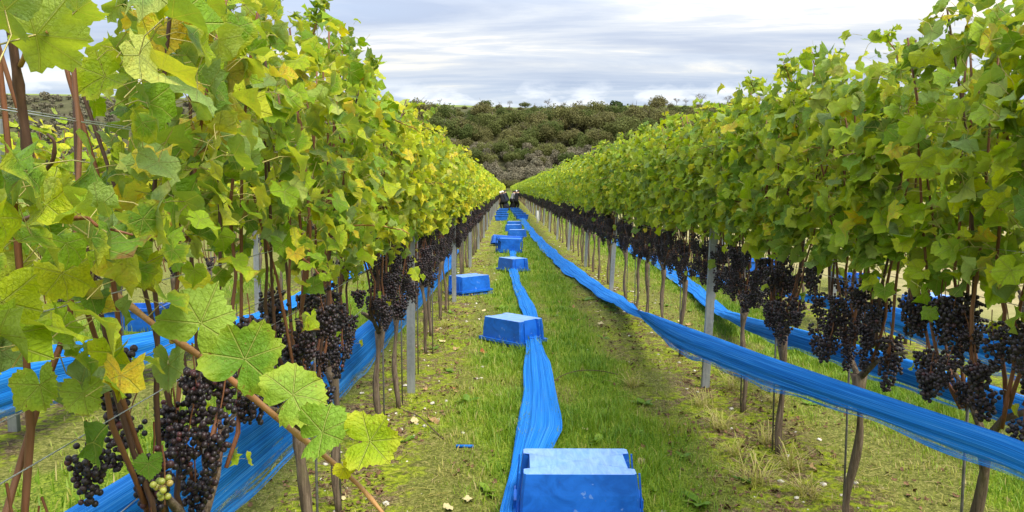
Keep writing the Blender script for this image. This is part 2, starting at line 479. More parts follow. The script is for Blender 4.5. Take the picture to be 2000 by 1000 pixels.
def ground_material():
    M = Mat('vineyard_ground'); co = M.coord()
    a = M.attr('cover'); sep = M.n('ShaderNodeSeparateXYZ', {0: a.outputs['Vector']})
    lush, soil, field = sep.outputs[0], sep.outputs[1], sep.outputs[2]
    n0 = M.noise(co, 0.12, 4, 0.6); n1 = M.noise(co, 2.4, 5, 0.65); n2 = M.noise(co, 11, 5, 0.7); n3 = M.noise(co, 60, 4, 0.7); n4 = M.noise(co, 27, 4, 0.65)
    n5 = M.math('ADD', M.math('MULTIPLY', n3, 0.6), M.math('MULTIPLY', M.noise(co, 17, 5, 0.7), 0.4))
    dry = M.ramp(n5, [(0.38, (0.05, 0.052, 0.012)), (0.5, (0.125, 0.135, 0.025)), (0.61, (0.27, 0.25, 0.075))])
    green = M.ramp(n3, [(0.38, (0.05, 0.09, 0.008)), (0.5, (0.14, 0.21, 0.014)), (0.62, (0.27, 0.32, 0.035))])
    moss = M.ramp(n4, [(0.38, (0.085, 0.11, 0.010)), (0.62, (0.29, 0.34, 0.018))])
    earth = M.ramp(n5, [(0.38, (0.032, 0.020, 0.012)), (0.5, (0.12, 0.078, 0.042)), (0.62, (0.32, 0.23, 0.135))])
    turf = M.mix(M.range(M.math('ADD', lush, M.math('MULTIPLY', M.math('SUBTRACT', n1, 0.5), 0.9)), 0.25, 0.7), dry, green)
    under = M.mix(M.range(M.math('ADD', M.math('MULTIPLY', n2, 0.7), M.math('MULTIPLY', n1, 0.6)), 0.58, 0.70), earth, moss)
    col = M.mix(M.range(M.math('ADD', soil, M.math('MULTIPLY', M.math('SUBTRACT', n2, 0.5), 0.8)), 0.3, 0.7), turf, under)
    straw = M.mix(M.range(n0, 0.35, 0.65), M.ramp(n1, [(0.3, (0.22, 0.18, 0.085)), (0.7, (0.38, 0.31, 0.16))]), M.ramp(n2, [(0.3, (0.13, 0.15, 0.03)), (0.7, (0.27, 0.27, 0.09))]))
    col = M.mix(field, col, straw)
    hill = M.range(M.n('ShaderNodeSeparateXYZ', {0: co}).outputs[1], 300, 345)
    scrub = M.ramp(M.noise(co, 0.11, 5, 0.65), [(0.3, (0.05, 0.052, 0.022)), (0.7, (0.09, 0.085, 0.04))])
    crest = M.range(M.n('ShaderNodeSeparateXYZ', {0: co}).outputs[1], 490, 497)
    scrub = M.mix(crest, scrub, M.ramp(n0, [(0.35, (0.13, 0.17, 0.035)), (0.65, (0.18, 0.22, 0.05))]))
    col = M.mix(hill, col, scrub)
    bh = M.math('ADD', M.math('MULTIPLY', n3, 0.6), M.math('MULTIPLY', n4, 0.8))
    return M.done(M.pbr(col, 0.95, 0.1, M.bump(bh, 0.8, 0.025)))


GROUND = ground_material()


def blade_material():
    M = Mat('grass_blade'); t = M.attr('tint').outputs['Fac']
    col = M.ramp(t, [(0.0, (0.070, 0.165, 0.008)), (0.35, (0.155, 0.285, 0.012)), (0.62, (0.26, 0.36, 0.018)), (0.82, (0.40, 0.37, 0.075)), (1.0, (0.48, 0.38, 0.17))])
    p = M.pbr(col, 0.5, 0.35)
    tr = M.n('ShaderNodeBsdfTranslucent', {'Color': col}).outputs[0]
    return M.done(M.n('ShaderNodeMixShader', {0: 0.35, 1: p, 2: tr}).outputs[0])


BLADE = blade_material()
CHALK = simple('chalk_stone', (0.50, 0.46, 0.38), 0.9, 0.2, 0.25, 60)
TWIG = simple('dead_twig', (0.10, 0.065, 0.045), 0.85, 0.2, 0.3, 60)


def crown_material(name, stops):
    M = Mat(name); t = M.attr('tint').outputs['Fac']; o = M.objrand()
    f = M.math('ADD', M.math('MULTIPLY', o, 0.72), M.math('MULTIPLY', t, 0.28))
    col = M.ramp(f, stops)
    p = M.pbr(col, 0.8, 0.15)
    tr = M.n('ShaderNodeBsdfTranslucent', {'Color': col}).outputs[0]
    return M.done(M.n('ShaderNodeMixShader', {0: 0.35, 1: p, 2: tr}).outputs[0])


TREEC = crown_material('autumn_tree_leaf', [(0.0, (0.062, 0.090, 0.022)), (0.3, (0.095, 0.122, 0.030)), (0.65, (0.135, 0.150, 0.042)), (1.0, (0.17, 0.162, 0.055))])
RUSSET = crown_material('russet_tree_leaf', [(0.0, (0.115, 0.115, 0.038)), (0.5, (0.145, 0.14, 0.048)), (1.0, (0.175, 0.155, 0.058))])
SCRUBC = crown_material('scrub_twigs', [(0.0, (0.12, 0.108, 0.066)), (0.5, (0.185, 0.168, 0.11)), (1.0, (0.23, 0.20, 0.13))])
DARKTREE = crown_material('dark_green_leaf', [(0.0, (0.035, 0.06, 0.018)), (1.0, (0.07, 0.10, 0.028))])
WOOD = simple('tree_bark_far', (0.12, 0.095, 0.07), 0.9, 0.1, 0.2, 2)

# ------------------------------------------------------------------ terrain
ROWL, ROWR, ROWL2, ROWR2 = -0.80, 1.66, -3.25, 4.12


def hill_h(x, y):
    H = 56.0 + 9.0 * sstep(20, -330, x) + 4.0 * sstep(80, 330, x)
    return H * (0.78 * sstep(318, 515, y) + 0.22 * np.clip((y - 318) / 197, 0, 1)) + np.clip(y - 515, 0, 400) * 0.06 + 2.2 * (vnoise(x, y, 60, 2) - 0.5) * sstep(320, 380, y)


def ground_h(x, y):
    near = (vnoise(x, y, 0.9, 1) - 0.5) * 0.035 + (vnoise(x, y, 0.22, 3) - 0.5) * 0.022
    return near * sstep(60, 30, y) + hill_h(x, y)


def cover(x, y):
    n = vnoise(x, y, 0.8, 5); n2 = vnoise(x, y, 0.25, 6)
    band = np.zeros_like(x)
    for c, w in ((0.16, 0.40), (0.72, 0.34), (2.9, 0.55), (-2.0, 0.55), (-4.4, 0.6)):
        band = np.maximum(band, np.exp(-((x - c) / w) ** 2))
    n3 = vnoise(x, y, 0.45, 12)
    lush = np.clip(band * 0.9 + (n - 0.5) * 0.6 + (n2 - 0.5) * 0.4 + (n3 - 0.5) * 0.5, 0, 1)
    soil = np.zeros_like(x)
    for c in (ROWL, ROWR, ROWL2, ROWR2):
        soil = np.maximum(soil, np.exp(-((x - c - 0.06 * np.sin(y)) / 0.42) ** 2))
    soil = np.maximum(soil, 0.55 * np.exp(-((x - 1.12) / 0.22) ** 2) * (vnoise(x, y, 1.3, 8) > 0.45))
    soil = np.clip(soil + (n2 - 0.5) * 0.3, 0, 1)
    field = sstep(4.9, 6.4, x + (n - 0.5) * 1.2) * sstep(300, 200, y)
    return lush, soil, field


def spaced(*segs):
    out = []
    for a, b, st in segs: out.append(np.arange(a, b, st))
    return np.concatenate(out)


gx = spaced((-1500, -300, 150), (-300, -40, 10), (-40, -8, 1.6), (-8, -2.6, 0.3), (-2.6, 4.6, 0.06), (4.6, 9, 0.25), (9, 40, 1.6), (40, 300, 10), (300, 1501, 150))
gy = spaced((-40, -2, 2), (-2, 1.5, 0.3), (1.5, 14, 0.06), (14, 30, 0.16), (30, 80, 1.0), (80, 300, 5), (300, 540, 4), (540, 700, 20), (700, 2601, 200))
GX, GY = np.meshgrid(gx, gy); fx, fy = GX.ravel(), GY.ravel()
GV = np.stack([fx, fy, ground_h(fx, fy)], 1)
nx, ny = len(gx), len(gy)
ii = (np.arange(ny - 1)[:, None] * nx + np.arange(nx - 1)[None]).ravel()
GF = np.concatenate([np.stack([ii, ii + 1, ii + nx + 1], 1), np.stack([ii, ii + nx + 1, ii + nx], 1)])
lu, so, fi = cover(fx, fy)
g = Geo(); g.add(GV, GF, 0, cover=np.stack([lu, so, fi], 1))
tag(obj('ground', g.mesh('ground', [GROUND])), kind='structure')


# ------------------------------------------------------------------ grass and ground litter
def blades(n, x0, x1, y0, y1, h0, h1, w, keep, tint, rg):
    x = rg.uniform(x0, x1, n); y = rg.uniform(y0, y1, n)
    lu_, so_, fi_ = cover(x, y)
    k = rg.random(n) < keep(lu_, so_, fi_)
    x, y, lu_, so_ = x[k], y[k], lu_[k], so_[k]; n = len(x)
    h = rg.uniform(h0, h1, n) * (0.35 + 0.8 * lu_) * (0.65 + 0.8 * vnoise(x, y, 0.14, 16)); a = rg.uniform(0, 2 * np.pi, n); lean = rg.uniform(0.2, 1.1, n) * h
    ww = w * rg.uniform(0.6, 1.3, n)
    z = ground_h(x, y) - 0.004
    d = np.stack([np.cos(a), np.sin(a)], 1); p = np.stack([-np.sin(a), np.cos(a)], 1)
    base = np.stack([x, y, z], 1)
    def pt(t, s, hz):
        return np.concatenate([base[:, :2] + d * (lean * t)[:, None] + p * (ww * s)[:, None], (z + h * hz)[:, None]], 1)
    V = np.stack([pt(0, -0.5, 0), pt(0, 0.5, 0), pt(0.35, -0.42, 0.62), pt(0.35, 0.42, 0.62), pt(1.0, 0, 0.95)], 1)
    F = np.array([(0, 1, 3), (0, 3, 2), (2, 3, 4)])
    F = F[None] + (np.arange(n) * 5)[:, None, None]
    t = np.clip(tint(lu_, so_, n) + (vnoise(x, y, 0.16, 14) - 0.5) * 0.34 + (vnoise(x, y, 0.6, 15) - 0.5) * 0.2, 0, 1)
    return V.reshape(-1, 3), F.reshape(-1, 3), np.repeat(t, 5)


def tint_lush(l, s, n): return 0.62 - 0.30 * l + 0.26 * s + rng.normal(0, 0.13, n) + (rng.random(n) < 0.07) * 0.4


g = Geo()
kp = lambda l, s, f: np.clip(0.22 + 0.95 * l - 0.62 * s, 0.06, 1) * (1 - f * 0.7)
for args in ((110000, -1.3, 3.2, 1.8, 7.0, 0.03, 0.08, 0.0045), (60000, -1.4, 4.6, 7.0, 14, 0.04, 0.09, 0.007), (45000, -2.6, 4.8, 14, 30, 0.05, 0.10, 0.014),
             (22000, -2.0, 4.5, 30, 75, 0.06, 0.11, 0.03), (26000, 2.0, 5.6, 4.5, 16, 0.04, 0.10, 0.008), (26000, -5.2, -1.2, 2.5, 14, 0.04, 0.11, 0.008)):
    V, F, t = blades(*args, kp, tint_lush, rng); g.add(V, F, 0, tint=t)
# low moss tufts in the strips under the vines
km = lambda l, s, f: np.clip(s * 1.2 - 0.35, 0, 1) * 0.8
tm = lambda l, s, n: rng.normal(0.62, 0.07, n)
for args in ((60000, -1.5, -0.2, 2.2, 16, 0.008, 0.022, 0.010), (60000, 0.9, 2.3, 2.2, 18, 0.008, 0.022, 0.010)):
    V, F, t = blades(*args, lambda l, s, f: km(l, s, f), tm, rng)
    keep = vnoise(V[::5, 0], V[::5, 1], 0.28, 9) > 0.47
    K = np.repeat(keep, 5); idx = np.cumsum(K) - 1
    F = F[np.repeat(keep, 3)]; g.add(V[K], idx[F], 0, tint=t[K])
tag(obj('grass', g.mesh('grass', [BLADE])), kind='stuff')

# chalk stones
IV0, IF0 = ico(0); IV1, IF1 = ico(1); IV2, IF2 = ico(2)
g = Geo()
n = 900
sx = np.where(rng.random(n) < 0.5, rng.normal(-0.72, 0.26, n), rng.normal(1.6, 0.30, n)); sy = 2.2 + 24 * rng.random(n) ** 1.5
sz = 0.003 + 0.020 * rng.random(n) ** 3.2
for x, y, s in zip(sx, sy, sz):
    v = IV0 * rng.uniform(0.6, 1.25, (12, 1)) * np.array([s * rng.uniform(0.8, 1.4), s, s * 0.6])
    a = rng.uniform(0, 6.28); c_, s_ = math.cos(a), math.sin(a)
    v = v @ np.array([[c_, s_, 0], [-s_, c_, 0], [0, 0, 1]])
    g.add(v + (x, y, float(ground_h(x, y)) + s * 0.25), IF0)
tag(obj('chalk_gravel', g.mesh('chalk_gravel', [CHALK], False)), kind='stuff')

# dead, trodden grass and brown leaf crumbs under the vines
g = Geo()
ks = lambda l, s, f: np.clip(0.15 + 0.75 * s - 0.4 * l, 0, 1)
for args in ((70000, -1.6, 0.0, 2.0, 9, 0.010, 0.03, 0.005), (90000, 0.8, 3.4, 2.0, 9, 0.010, 0.03, 0.005), (40000, -1.6, 2.6, 9, 22, 0.012, 0.03, 0.010)):
    V, F, t = blades(*args, ks, lambda l, s, n: rng.uniform(0.38, 0.92, n), rng); g.add(V, F, 0, tint=t)
CRUMB = simple('leaf_crumbs', (0.13, 0.075, 0.04), 0.9, 0.1, 0.45, 45)
n = 8000
cx = np.where(rng.random(n) < 0.42, rng.normal(-0.78, 0.30, n), rng.normal(1.55, 0.42, n)); cy = 2.1 + 15 * rng.random(n) ** 1.6
kk = vnoise(cx, cy, 0.35, 18) > 0.42; cx, cy = cx[kk], cy[kk]; n = len(cx)
tag(obj('dead_grass', g.mesh('dead_grass', [BLADE])), kind='stuff')
CRUMB_AT = (cx, cy)

# dead straw and prunings on the strips
g = Geo()
for i in range(2200):
    c = ROWL if rng.random() < 0.45 else ROWR
    x = rng.normal(c + (0.1 if c > 0 else 0.02), 0.36); y = 2.2 + 16 * rng.random() ** 1.4
    L = rng.uniform(0.03, 0.16); a = rng.uniform(0, 6.28); z = float(ground_h(x, y)) + 0.006
    bend = rng.normal(0, 0.25) * L
    P = [(x - math.cos(a) * L / 2, y - math.sin(a) * L / 2, z), (x + bend * math.sin(a), y - bend * math.cos(a), z + rng.uniform(0, 0.02)), (x + math.cos(a) * L / 2, y + math.sin(a) * L / 2, z)]
    V, F = tube(P, rng.uniform(0.0009, 0.0022), 3, False); g.add(V, F, 0, tint=rng.uniform(0.78, 1.0))
tag(obj('straw_litter', g.mesh('straw_litter', [BLADE])), kind='stuff')


# ------------------------------------------------------------------ leaves
KEYS = np.array([(0, .96), (12, .90), (24, .83), (32, .82), (44, .91), (54, .94), (66, .88), (78, .80), (87, .79), (100, .86), (114, .87), (130, .82), (146, .76), (160, .66), (171, .42), (178, .14)])


def leaf_template(nout, rings, fold, curl, wave, teeth, seed, petiole=True, roll=0.0):
    rg = np.random.default_rng(seed)
    ph = np.linspace(-177, 177, nout)
    lob = 1 + 0.09 * np.interp(ph, np.linspace(-180, 180, 13), rg.normal(0, 1, 13))
    r = np.interp(np.abs(ph), KEYS[:, 0], KEYS[:, 1]) * (1 + rg.normal(0, 0.02, nout)) * lob
    if nout > 15:
        r = r * (1 + teeth * np.where(np.arange(nout) % 2 == 0, 1, -1) * rg.uniform(0.35, 1.5, nout))
    r = r * (1 + 0.06 * np.sin(np.radians(ph) + rg.uniform(0, 6)))
    rad = np.radians(ph)
    pts = [(0.0, 0.0)]; rowsidx = []
    for q, fr in enumerate(rings):
        last = q == len(rings) - 1
        sel = np.arange(nout) if last else np.arange(0, nout, 2) if nout % 2 else np.arange(0, nout, 2)
        base = len(pts); rr = r[sel] if last else np.interp(np.abs(ph[sel]), KEYS[:, 0], KEYS[:, 1]) * fr
        pts += list(zip(rr * np.sin(rad[sel]), rr * np.cos(rad[sel]))); rowsidx.append((base, sel))
    F = []
    b0, s0 = rowsidx[0]
    for i in range(len(s0) - 1): F.append((0, b0 + i + 1, b0 + i))
    for (ba, sa), (bb, sb) in zip(rowsidx[:-1], rowsidx[1:]):
        if len(sa) == len(sb):
            for i in range(len(sa) - 1): F += [(ba + i, ba + i + 1, bb + i + 1), (ba + i, bb + i + 1, bb + i)]
        else:
            for i in range(len(sa) - 1):
                o = bb + sa[i]
                F += [(ba + i, o + 1, o), (ba + i, ba + i + 1, o + 1), (ba + i + 1, o + 2, o + 1)]
    P2 = np.array(pts); x, y = P2[:, 0], P2[:, 1]
    rr = np.hypot(x, y); th = np.arctan2(x, y)
    z = wave * np.sin(3 * th + rg.uniform(0, 6)) * rr ** 2 + wave * 0.6 * np.sin(7 * th + rg.uniform(0, 6)) * rr ** 3 - roll * rr ** 3
    f = fold * (1 + 0.3 * np.sign(x) * rg.uniform(-1, 1))
    X = x * np.cos(f); Z = z + np.abs(x) * np.sin(f)
    # curl along the midrib
    k = curl + 1e-6
    Y = np.sin(k * y) / k; Z = Z - (1 - np.cos(k * y)) / k
    V = np.stack([X, Y, Z], 1); uv = np.stack([x, y, np.zeros_like(x)], 1)
    m = np.zeros(len(F), int); F = np.array(F)
    if petiole:
        L = rg.uniform(0.9, 1.5)
        P = np.array([(0, 0, 0), (rg.normal(0, .05), -0.30 * L, -0.35 * L), (rg.normal(0, .12), -0.45 * L, -0.95 * L)])
        pv, pf = tube(P, [0.022, 0.019, 0.026], 3, False)
        F = np.concatenate([F, pf + len(V)]); V = np.concatenate([V, pv]); uv = np.concatenate([uv, np.full((len(pv), 3), 9.0)])
        m = np.concatenate([m, np.ones(len(pf), int)])
    # winding so that +Z is the upper face
    n0 = np.cross(V[F[0][1]] - V[F[0][0]], V[F[0][2]] - V[F[0][0]])
    if n0[2] < 0: F[m == 0] = F[m == 0][:, ::-1]
    return V, F, m, uv


rg0 = np.random.default_rng(3)
T_NEAR = [leaf_template(25, (0.5, 1.0), rg0.uniform(0.05, 0.5) if i < 9 else rg0.uniform(0.6, 1.15), rg0.uniform(-0.5, 1.2), rg0.uniform(0.10, 0.30), 0.075, 100 + i, True, rg0.uniform(-0.05, 0.18)) for i in range(14)]
T_MID = [leaf_template(11, (1.0,), rg0.uniform(0.05, 0.6), rg0.uniform(-0.2, 0.7), 0.12, 0, 200 + i, False) for i in range(6)]
T_FAR = [leaf_template(7, (1.0,), rg0.uniform(0.1, 0.6), rg0.uniform(-0.2, 0.6), 0.1, 0, 300 + i, False) for i in range(4)]
T_HERO = [leaf_template(57, (0.35, 0.7, 1.0), f, c, w, 0.045, 400 + i, True, ro) for i, (f, c, w, ro) in enumerate(((0.22, 0.45, 0.13, 0.02), (0.32, -0.3, 0.15, 0.05), (0.45, 0.6, 0.16, 0.0), (0.95, 0.45, 0.10, 0.0), (0.3, 0.75, 0.18, 0.12), (0.6, 0.4, 0.15, 0.05)))]


def tmesh(name, T, mats):
    V, F, m, uv = T; g_ = Geo(); g_.add(V, F, m, leafuv=uv); return g_.mesh(name, mats)


NEARM = {k: [tmesh('leaf', T, [LEAF[(k, 1)], PETIOLE]) for T in T_NEAR] for k in ('near', 'yel', 'grn')}
HEROM = {k: [tmesh('leaf', T, [LEAF[(k, 1)], PETIOLE]) for T in T_HERO] for k in ('hero', 'yel', 'grn')}


def basis(nrm, tip, sc, pos):
    """4x4 arrays: Z = blade normal, Y = towards the tip"""
    nrm = norm(nrm); tip = norm(tip - nrm * np.sum(tip * nrm, -1, keepdims=True)); x = np.cross(tip, nrm)
    M = np.zeros((len(nrm), 4, 4)); M[:, :3, 0] = x * sc[:, None]; M[:, :3, 1] = tip * sc[:, None]; M[:, :3, 2] = nrm * sc[:, None]; M[:, :3, 3] = pos; M[:, 3, 3] = 1
    return M


def canopy(rg, n, top, side, low=1.27, sparse=None, length=0.96, size=(0.032, 0.072), thick=1.0):
    """leaf matrices of one vine's stretch of leaf wall, in the vine's own frame"""
    y = rg.uniform(-length / 2, length / 2, n)
    u = rg.random(n)
    topy = top + 0.10 * np.sin(y * 9 + rg.uniform(0, 6)) + 0.06 * np.sin(y * 23 + rg.uniform(0, 6))
    lowy = low + 0.07 * np.sin(y * 11 + rg.uniform(0, 6))
    h = lowy + (topy - lowy) * u ** 0.95
    stray = rg.random(n) < 0.05; h[stray] -= rg.uniform(0.05, 0.3, stray.sum())
    sgn = np.where(rg.random(n) < 0.5, 1.0, -1.0)
    prof = 0.75 + 0.45 * np.sin(np.clip((h - low) / (top - low), 0, 1) * np.pi)
    dx = sgn * (0.02 + 0.21 * rg.random(n) ** 0.75) * prof * thick
    nrm = np.stack([sgn * (0.85 + rg.normal(0, 0.4, n)), rg.normal(0, 0.6, n), 0.85 + rg.normal(0, 0.5, n)], 1)
    flip = rg.random(n) < 0.10; nrm[flip] *= -1
    tip = np.stack([sgn * 0.6 + rg.normal(0, 0.35, n), rg.normal(0, 0.7, n), -0.7 + rg.normal(0, 0.45, n)], 1)
    up = h > topy - 0.12
    tip[up, 2] += rg.uniform(0.3, 1.5, up.sum()); nrm[up, 2] += 0.5
    sc = rg.uniform(size[0], size[1], n) * np.where(up, 0.8, 1.0)
    pos = np.stack([dx, y, h], 1)
    if sparse is not None:
        k = sparse(pos, rg); nrm, tip, sc, pos, dx = nrm[k], tip[k], sc[k], pos[k], dx[k]
    return basis(nrm, tip, sc, pos), dx


cx, cy = CRUMB_AT; n = len(cx)
M4 = basis(np.stack([rng.normal(0, .5, n), rng.normal(0, .5, n), np.ones(n)], 1), rng.normal(0, 1, (n, 3)), rng.uniform(0.006, 0.024, n), np.stack([cx, cy, ground_h(cx, cy) + 0.008], 1))
g = Geo()
for i, t in enumerate(T_FAR):
    V, F = place_many(t[0], t[1], M4[i::4]); g.add(V, F)
tag(obj('leaf_litter', g.mesh('leaf_litter', [CRUMB])), kind='stuff')


# ------------------------------------------------------------------ grape bunches
def bunch_points(rg, n, L, W, br):
    pts = []
    tries = 0
    while len(pts) < n and tries < n * 40:
        tries += 1
        t = rg.random() ** 0.85; rr = W * (1 - 0.75 * t ** 1.3) * math.sqrt(rg.random()) * (1.0 if rg.random() < 0.8 else 1.15)
        a = rg.uniform(0, 6.283); p = np.array((math.cos(a) * rr, math.sin(a) * rr, -0.02 - t * L))
        if all(np.sum((p - q) ** 2) > (br * 1.62) ** 2 for q in pts): pts.append(p)
    return np.array(pts)


BUNCH_PTS = []
rgb = np.random.default_rng(21)
for i in range(8):
    BUNCH_PTS.append(bunch_points(rgb, 74, rgb.uniform(0.085, 0.15), rgb.uniform(0.032, 0.052), 0.0075))


def stalk_geo(g_, L=0.1, m=1):
    V, F = tube([(0, 0, 0.045), (0.004, 0, 0.01), (0, 0.002, -L * 0.8)], [0.0022, 0.002, 0.0012], 4, False); g_.add(V, F, m, tint=0.5)


def bunch_mesh(pts, sub, br, rg, keep=1.0):
    g_ = Geo(); IV, IF = (IV1, IF1) if sub else (IV0, IF0)
    for p in pts:
        if rg.random() > keep: continue
        V = IV * br * rg.uniform(0.76, 1.10) * np.array([1, 1, 1.06]); g_.add(V + p, IF, 0, tint=rg.random())
    stalk_geo(g_)
    return g_.mesh('grape_bunch', [GRAPE0, CANE])


BUNCH_NEAR = [bunch_mesh(p, 1, 0.0072, rgb) for p in BUNCH_PTS]
BUNCH_MID = [bunch_mesh(p[:44], 0, 0.0105, rgb) for p in BUNCH_PTS[:5]]
g_ = Geo(); stalk_geo(g_, 0.1, 0); STALK = g_.mesh('grape_bunch', [CANE])
g_ = Geo(); g_.add(IV1 * 0.0071 * np.array([1, 1, 1.06]), IF1); BERRY = g_.mesh('grape', [GRAPE1])
g_ = Geo(); g_.add(IV1 * 0.0070, IF1); BERRY_G = g_.mesh('grape', [GREEN1])


# ------------------------------------------------------------------ vine wood
def trunk_geo(rg, side, sides=9, n=12, head=0.74):
    jx, jy = rg.normal(0, 0.025), rg.normal(0, 0.04)
    t = np.linspace(0, 1, n)
    P = np.stack([jx * t + 0.012 * np.sin(t * 7 + rg.uniform(0, 6)), jy * t + 0.018 * np.sin(t * 5 + rg.uniform(0, 6)), t * head - 0.03 * (t == 0)], 1)
    rad = 0.0175 + 0.004 * np.sin(t * 9 + rg.uniform(0, 6)) + 0.005 * np.exp(-t * 14) + 0.020 * np.exp(-((t - 0.97) / 0.07) ** 2)
    V, F = tube(P, rad, sides, True, 0.07, rg)
    g_ = Geo(); g_.add(V, F)
    top = P[-1]
    arms = []
    for s in (-1, 1):   # short arms along the fruiting wire
        L = rg.uniform(0.20, 0.42)
        Q = [top + (0, 0, -0.02), top + np.array((rg.normal(0, .015), s * L * 0.35, 0.09)), top + np.array((rg.normal(0, .02), s * L * 0.75, 0.16)), np.array((0.01, top[1] + s * L, 0.93 + rg.normal(0, .01)))]
        V, F = tube(Q, [0.016, 0.012, 0.009, 0.007], 6, True, 0.06, rg); g_.add(V, F); arms.append(Q)
    return g_, top, arms


def bez(a, b, c, d, n):
    t = np.linspace(0, 1, n)[:, None]
    return (1 - t) ** 3 * a + 3 * (1 - t) ** 2 * t * b + 3 * (1 - t) * t * t * c + t ** 3 * d


def shoot_path(rg, top, yt, ztop, n=9):
    s = top + np.array((rg.normal(0, .02), np.clip(yt - top[1], -.3, .3) * rg.uniform(0.3, 0.9), rg.uniform(0.02, 0.18)))
    e = np.array((rg.normal(0, 0.10), yt + rg.normal(0, 0.06), ztop))
    m1 = np.array((rg.normal(0, 0.05), s[1] + (yt - s[1]) * 0.75, s[2] + rg.uniform(0.12, 0.25)))
    m2 = np.array((rg.normal(0, 0.06), yt, 1.5))
    P = bez(s, m1, m2, e, n)
    P[1:-1] += rg.normal(0, 0.006, (n - 2, 3))
    return P


def nodes_rad(n, r0, r1, rg):
    r = np.linspace(r0, r1, n); r[1:-1:2] *= 1.22; return r


def vine_parts(rg, side, nshoot, top, nb):
    """wood and bunch positions of a vine"""
    tg, head, arms = trunk_geo(rg, side)
    ys = np.linspace(-0.42, 0.42, nshoot) + rg.normal(0, 0.03, nshoot)
    paths = [shoot_path(rg, head, y, top + rg.uniform(-0.32, 0.05)) for y in ys]
    B = []
    for i in range(nb):
        P = paths[rg.integers(nshoot)]
        h = rg.uniform(0.98, 1.27) if rg.random() < 0.72 else rg.uniform(0.88, 1.0)
        j = np.argmin(np.abs(P[:, 2] - h)); q = P[j].copy(); q[1] = 0.3 * q[1] + 0.7 * (-0.46 + 0.92 * (i + rg.random()) / nb)
        q += (rg.normal(0, 0.05) + side * 0.025, rg.normal(0, 0.05), 0); q[2] = h
        B.append(q)
    return tg, head, paths, B


STAKE = {}


def stake_mesh():
    V, F = tube([(0, 0, -0.05), (0, 0, 0.6), (0.006, 0, 1.25)], 0.0055, 5); g_ = Geo(); g_.add(V, F); return g_.mesh('stake', [simple('stake_steel', (0.16, 0.15, 0.14), 0.6, 0.4, 0.3, 30, 0.3)])


STAKE_M = stake_mesh()


def rot_bunch(q, rg, s=None):
    s = s or rg.uniform(0.85, 1.2)
    return Matrix.Translation(q) @ Euler((rg.normal(0, 0.12), rg.normal(0, 0.12), rg.uniform(0, 6.28))).to_matrix().to_4x4() @ Matrix.Diagonal((s, s, s, 1))


def leaf_mass(rg, mats4, T, key, mat0):
    g_ = Geo()
    which = rg.integers(len(T), size=len(mats4))
    for i, t in enumerate(T):
        M4 = mats4[which == i]
        if not len(M4): continue
        V, F = place_many(t[0], t[1], M4); k = len(t[0])
        ti = np.repeat(rg.random(len(M4)), k); uv = np.tile(t[3], (len(M4), 1))
        m = np.tile(t[2], len(M4)); g_.add(V, F, m, tint=ti, leafuv=uv)
    return g_.mesh('foliage', [LEAF[(mat0, 0)], PETIOLE])


N_LEAF = 285


def near_vine(x, y, side, key, seed, top, label, group, n_leaf=400, size=(0.036, 0.074), sparse=None, nb=19, single_berries=False, single_leaves=N_LEAF, z_low=1.27, nshoot=11):
    rg = np.random.default_rng(seed)
    z0 = float(ground_h(np.array([x]), np.array([y]))[0])
    root = empty('grapevine', (x, y, z0)); tag(root, label, 'grapevine', group)
    tg, head, paths, B = vine_parts(rg, side, nshoot, top, nb)
    obj('trunk', tg.mesh('trunk', [BARK]), root)
    o = obj('stake', STAKE_M, root, loc=(rg.normal(0.02, 0.02), rg.normal(0.06, 0.02), 0))
    for P in paths:
        V, F = tube(P, nodes_rad(len(P), 0.0064, 0.0034, rg), 6, True); g_ = Geo(); g_.add(V, F)
        obj('cane', g_.mesh('cane', [CANE if rg.random() < 0.7 else CANE_DARK]), root)
    for q in B:
        M4 = rot_bunch(q, rg)
        if single_berries:
            b = obj('grape_bunch', STALK, root, mat=M4)
            for p in BUNCH_PTS[rg.integers(len(BUNCH_PTS))]:
                s = rg.uniform(0.85, 1.12)
                obj('grape', BERRY, b, mat=Matrix.Translation(p) @ Matrix.Diagonal((s, s, s, 1)))
        else:
            obj('grape_bunch', BUNCH_NEAR[rg.integers(len(BUNCH_NEAR))], root, mat=M4)
    M4, dx = canopy(rg, n_leaf, top, side, z_low, sparse, size=size)
    order = np.argsort(-(dx * side + rg.normal(0, 0.05, len(dx)) + 0.12 * (M4[:, 2, 3] > top - 0.2)))
    k = min(single_leaves, len(order))
    for i in order[:k]:
        obj('leaf', NEARM[key][rg.integers(14)], root, mat=Matrix(M4[i].tolist()))
    if len(order) > k:
        tag(obj('foliage', leaf_mass(rg, M4[order[k:]], T_NEAR, key, key), root), kind='stuff')
    for k in range(2 if nshoot > 6 else 1):
        loose_shoot(root, rg, (side * rg.uniform(0.02, 0.15), rg.uniform(-.4, .4), top + rg.uniform(-0.15, 0.0)), (side * rg.normal(0.15, .35), rg.normal(0, .4), rg.uniform(0.5, 1.1)), rg.uniform(.14, .30), key)
    loose_shoot(root, rg, (side * 0.18, rg.uniform(-.4, .4), rg.uniform(1.4, 2.0)), (side * rg.uniform(.5, .9), rg.normal(0, .5), rg.uniform(-.2, .6)), rg.uniform(.15, .28), key)
    # some small leaves still hanging among the bunches
    for i in range(rg.integers(2, 6)):
        s = rg.uniform(0.022, 0.04); nrm = np.array([[side, rg.normal(0, .6), 0.4]]); tip = np.array([[0.2 * side, rg.normal(0, .6), -0.8]])
        m4 = basis(nrm, tip, np.array([s]), np.array([[rg.normal(side * 0.05, 0.05), rg.uniform(-.42, .42), rg.uniform(0.82, 1.25)]]))
        obj('leaf', NEARM['yel'][rg.integers(14)], root, mat=Matrix(m4[0].tolist()))
    return root


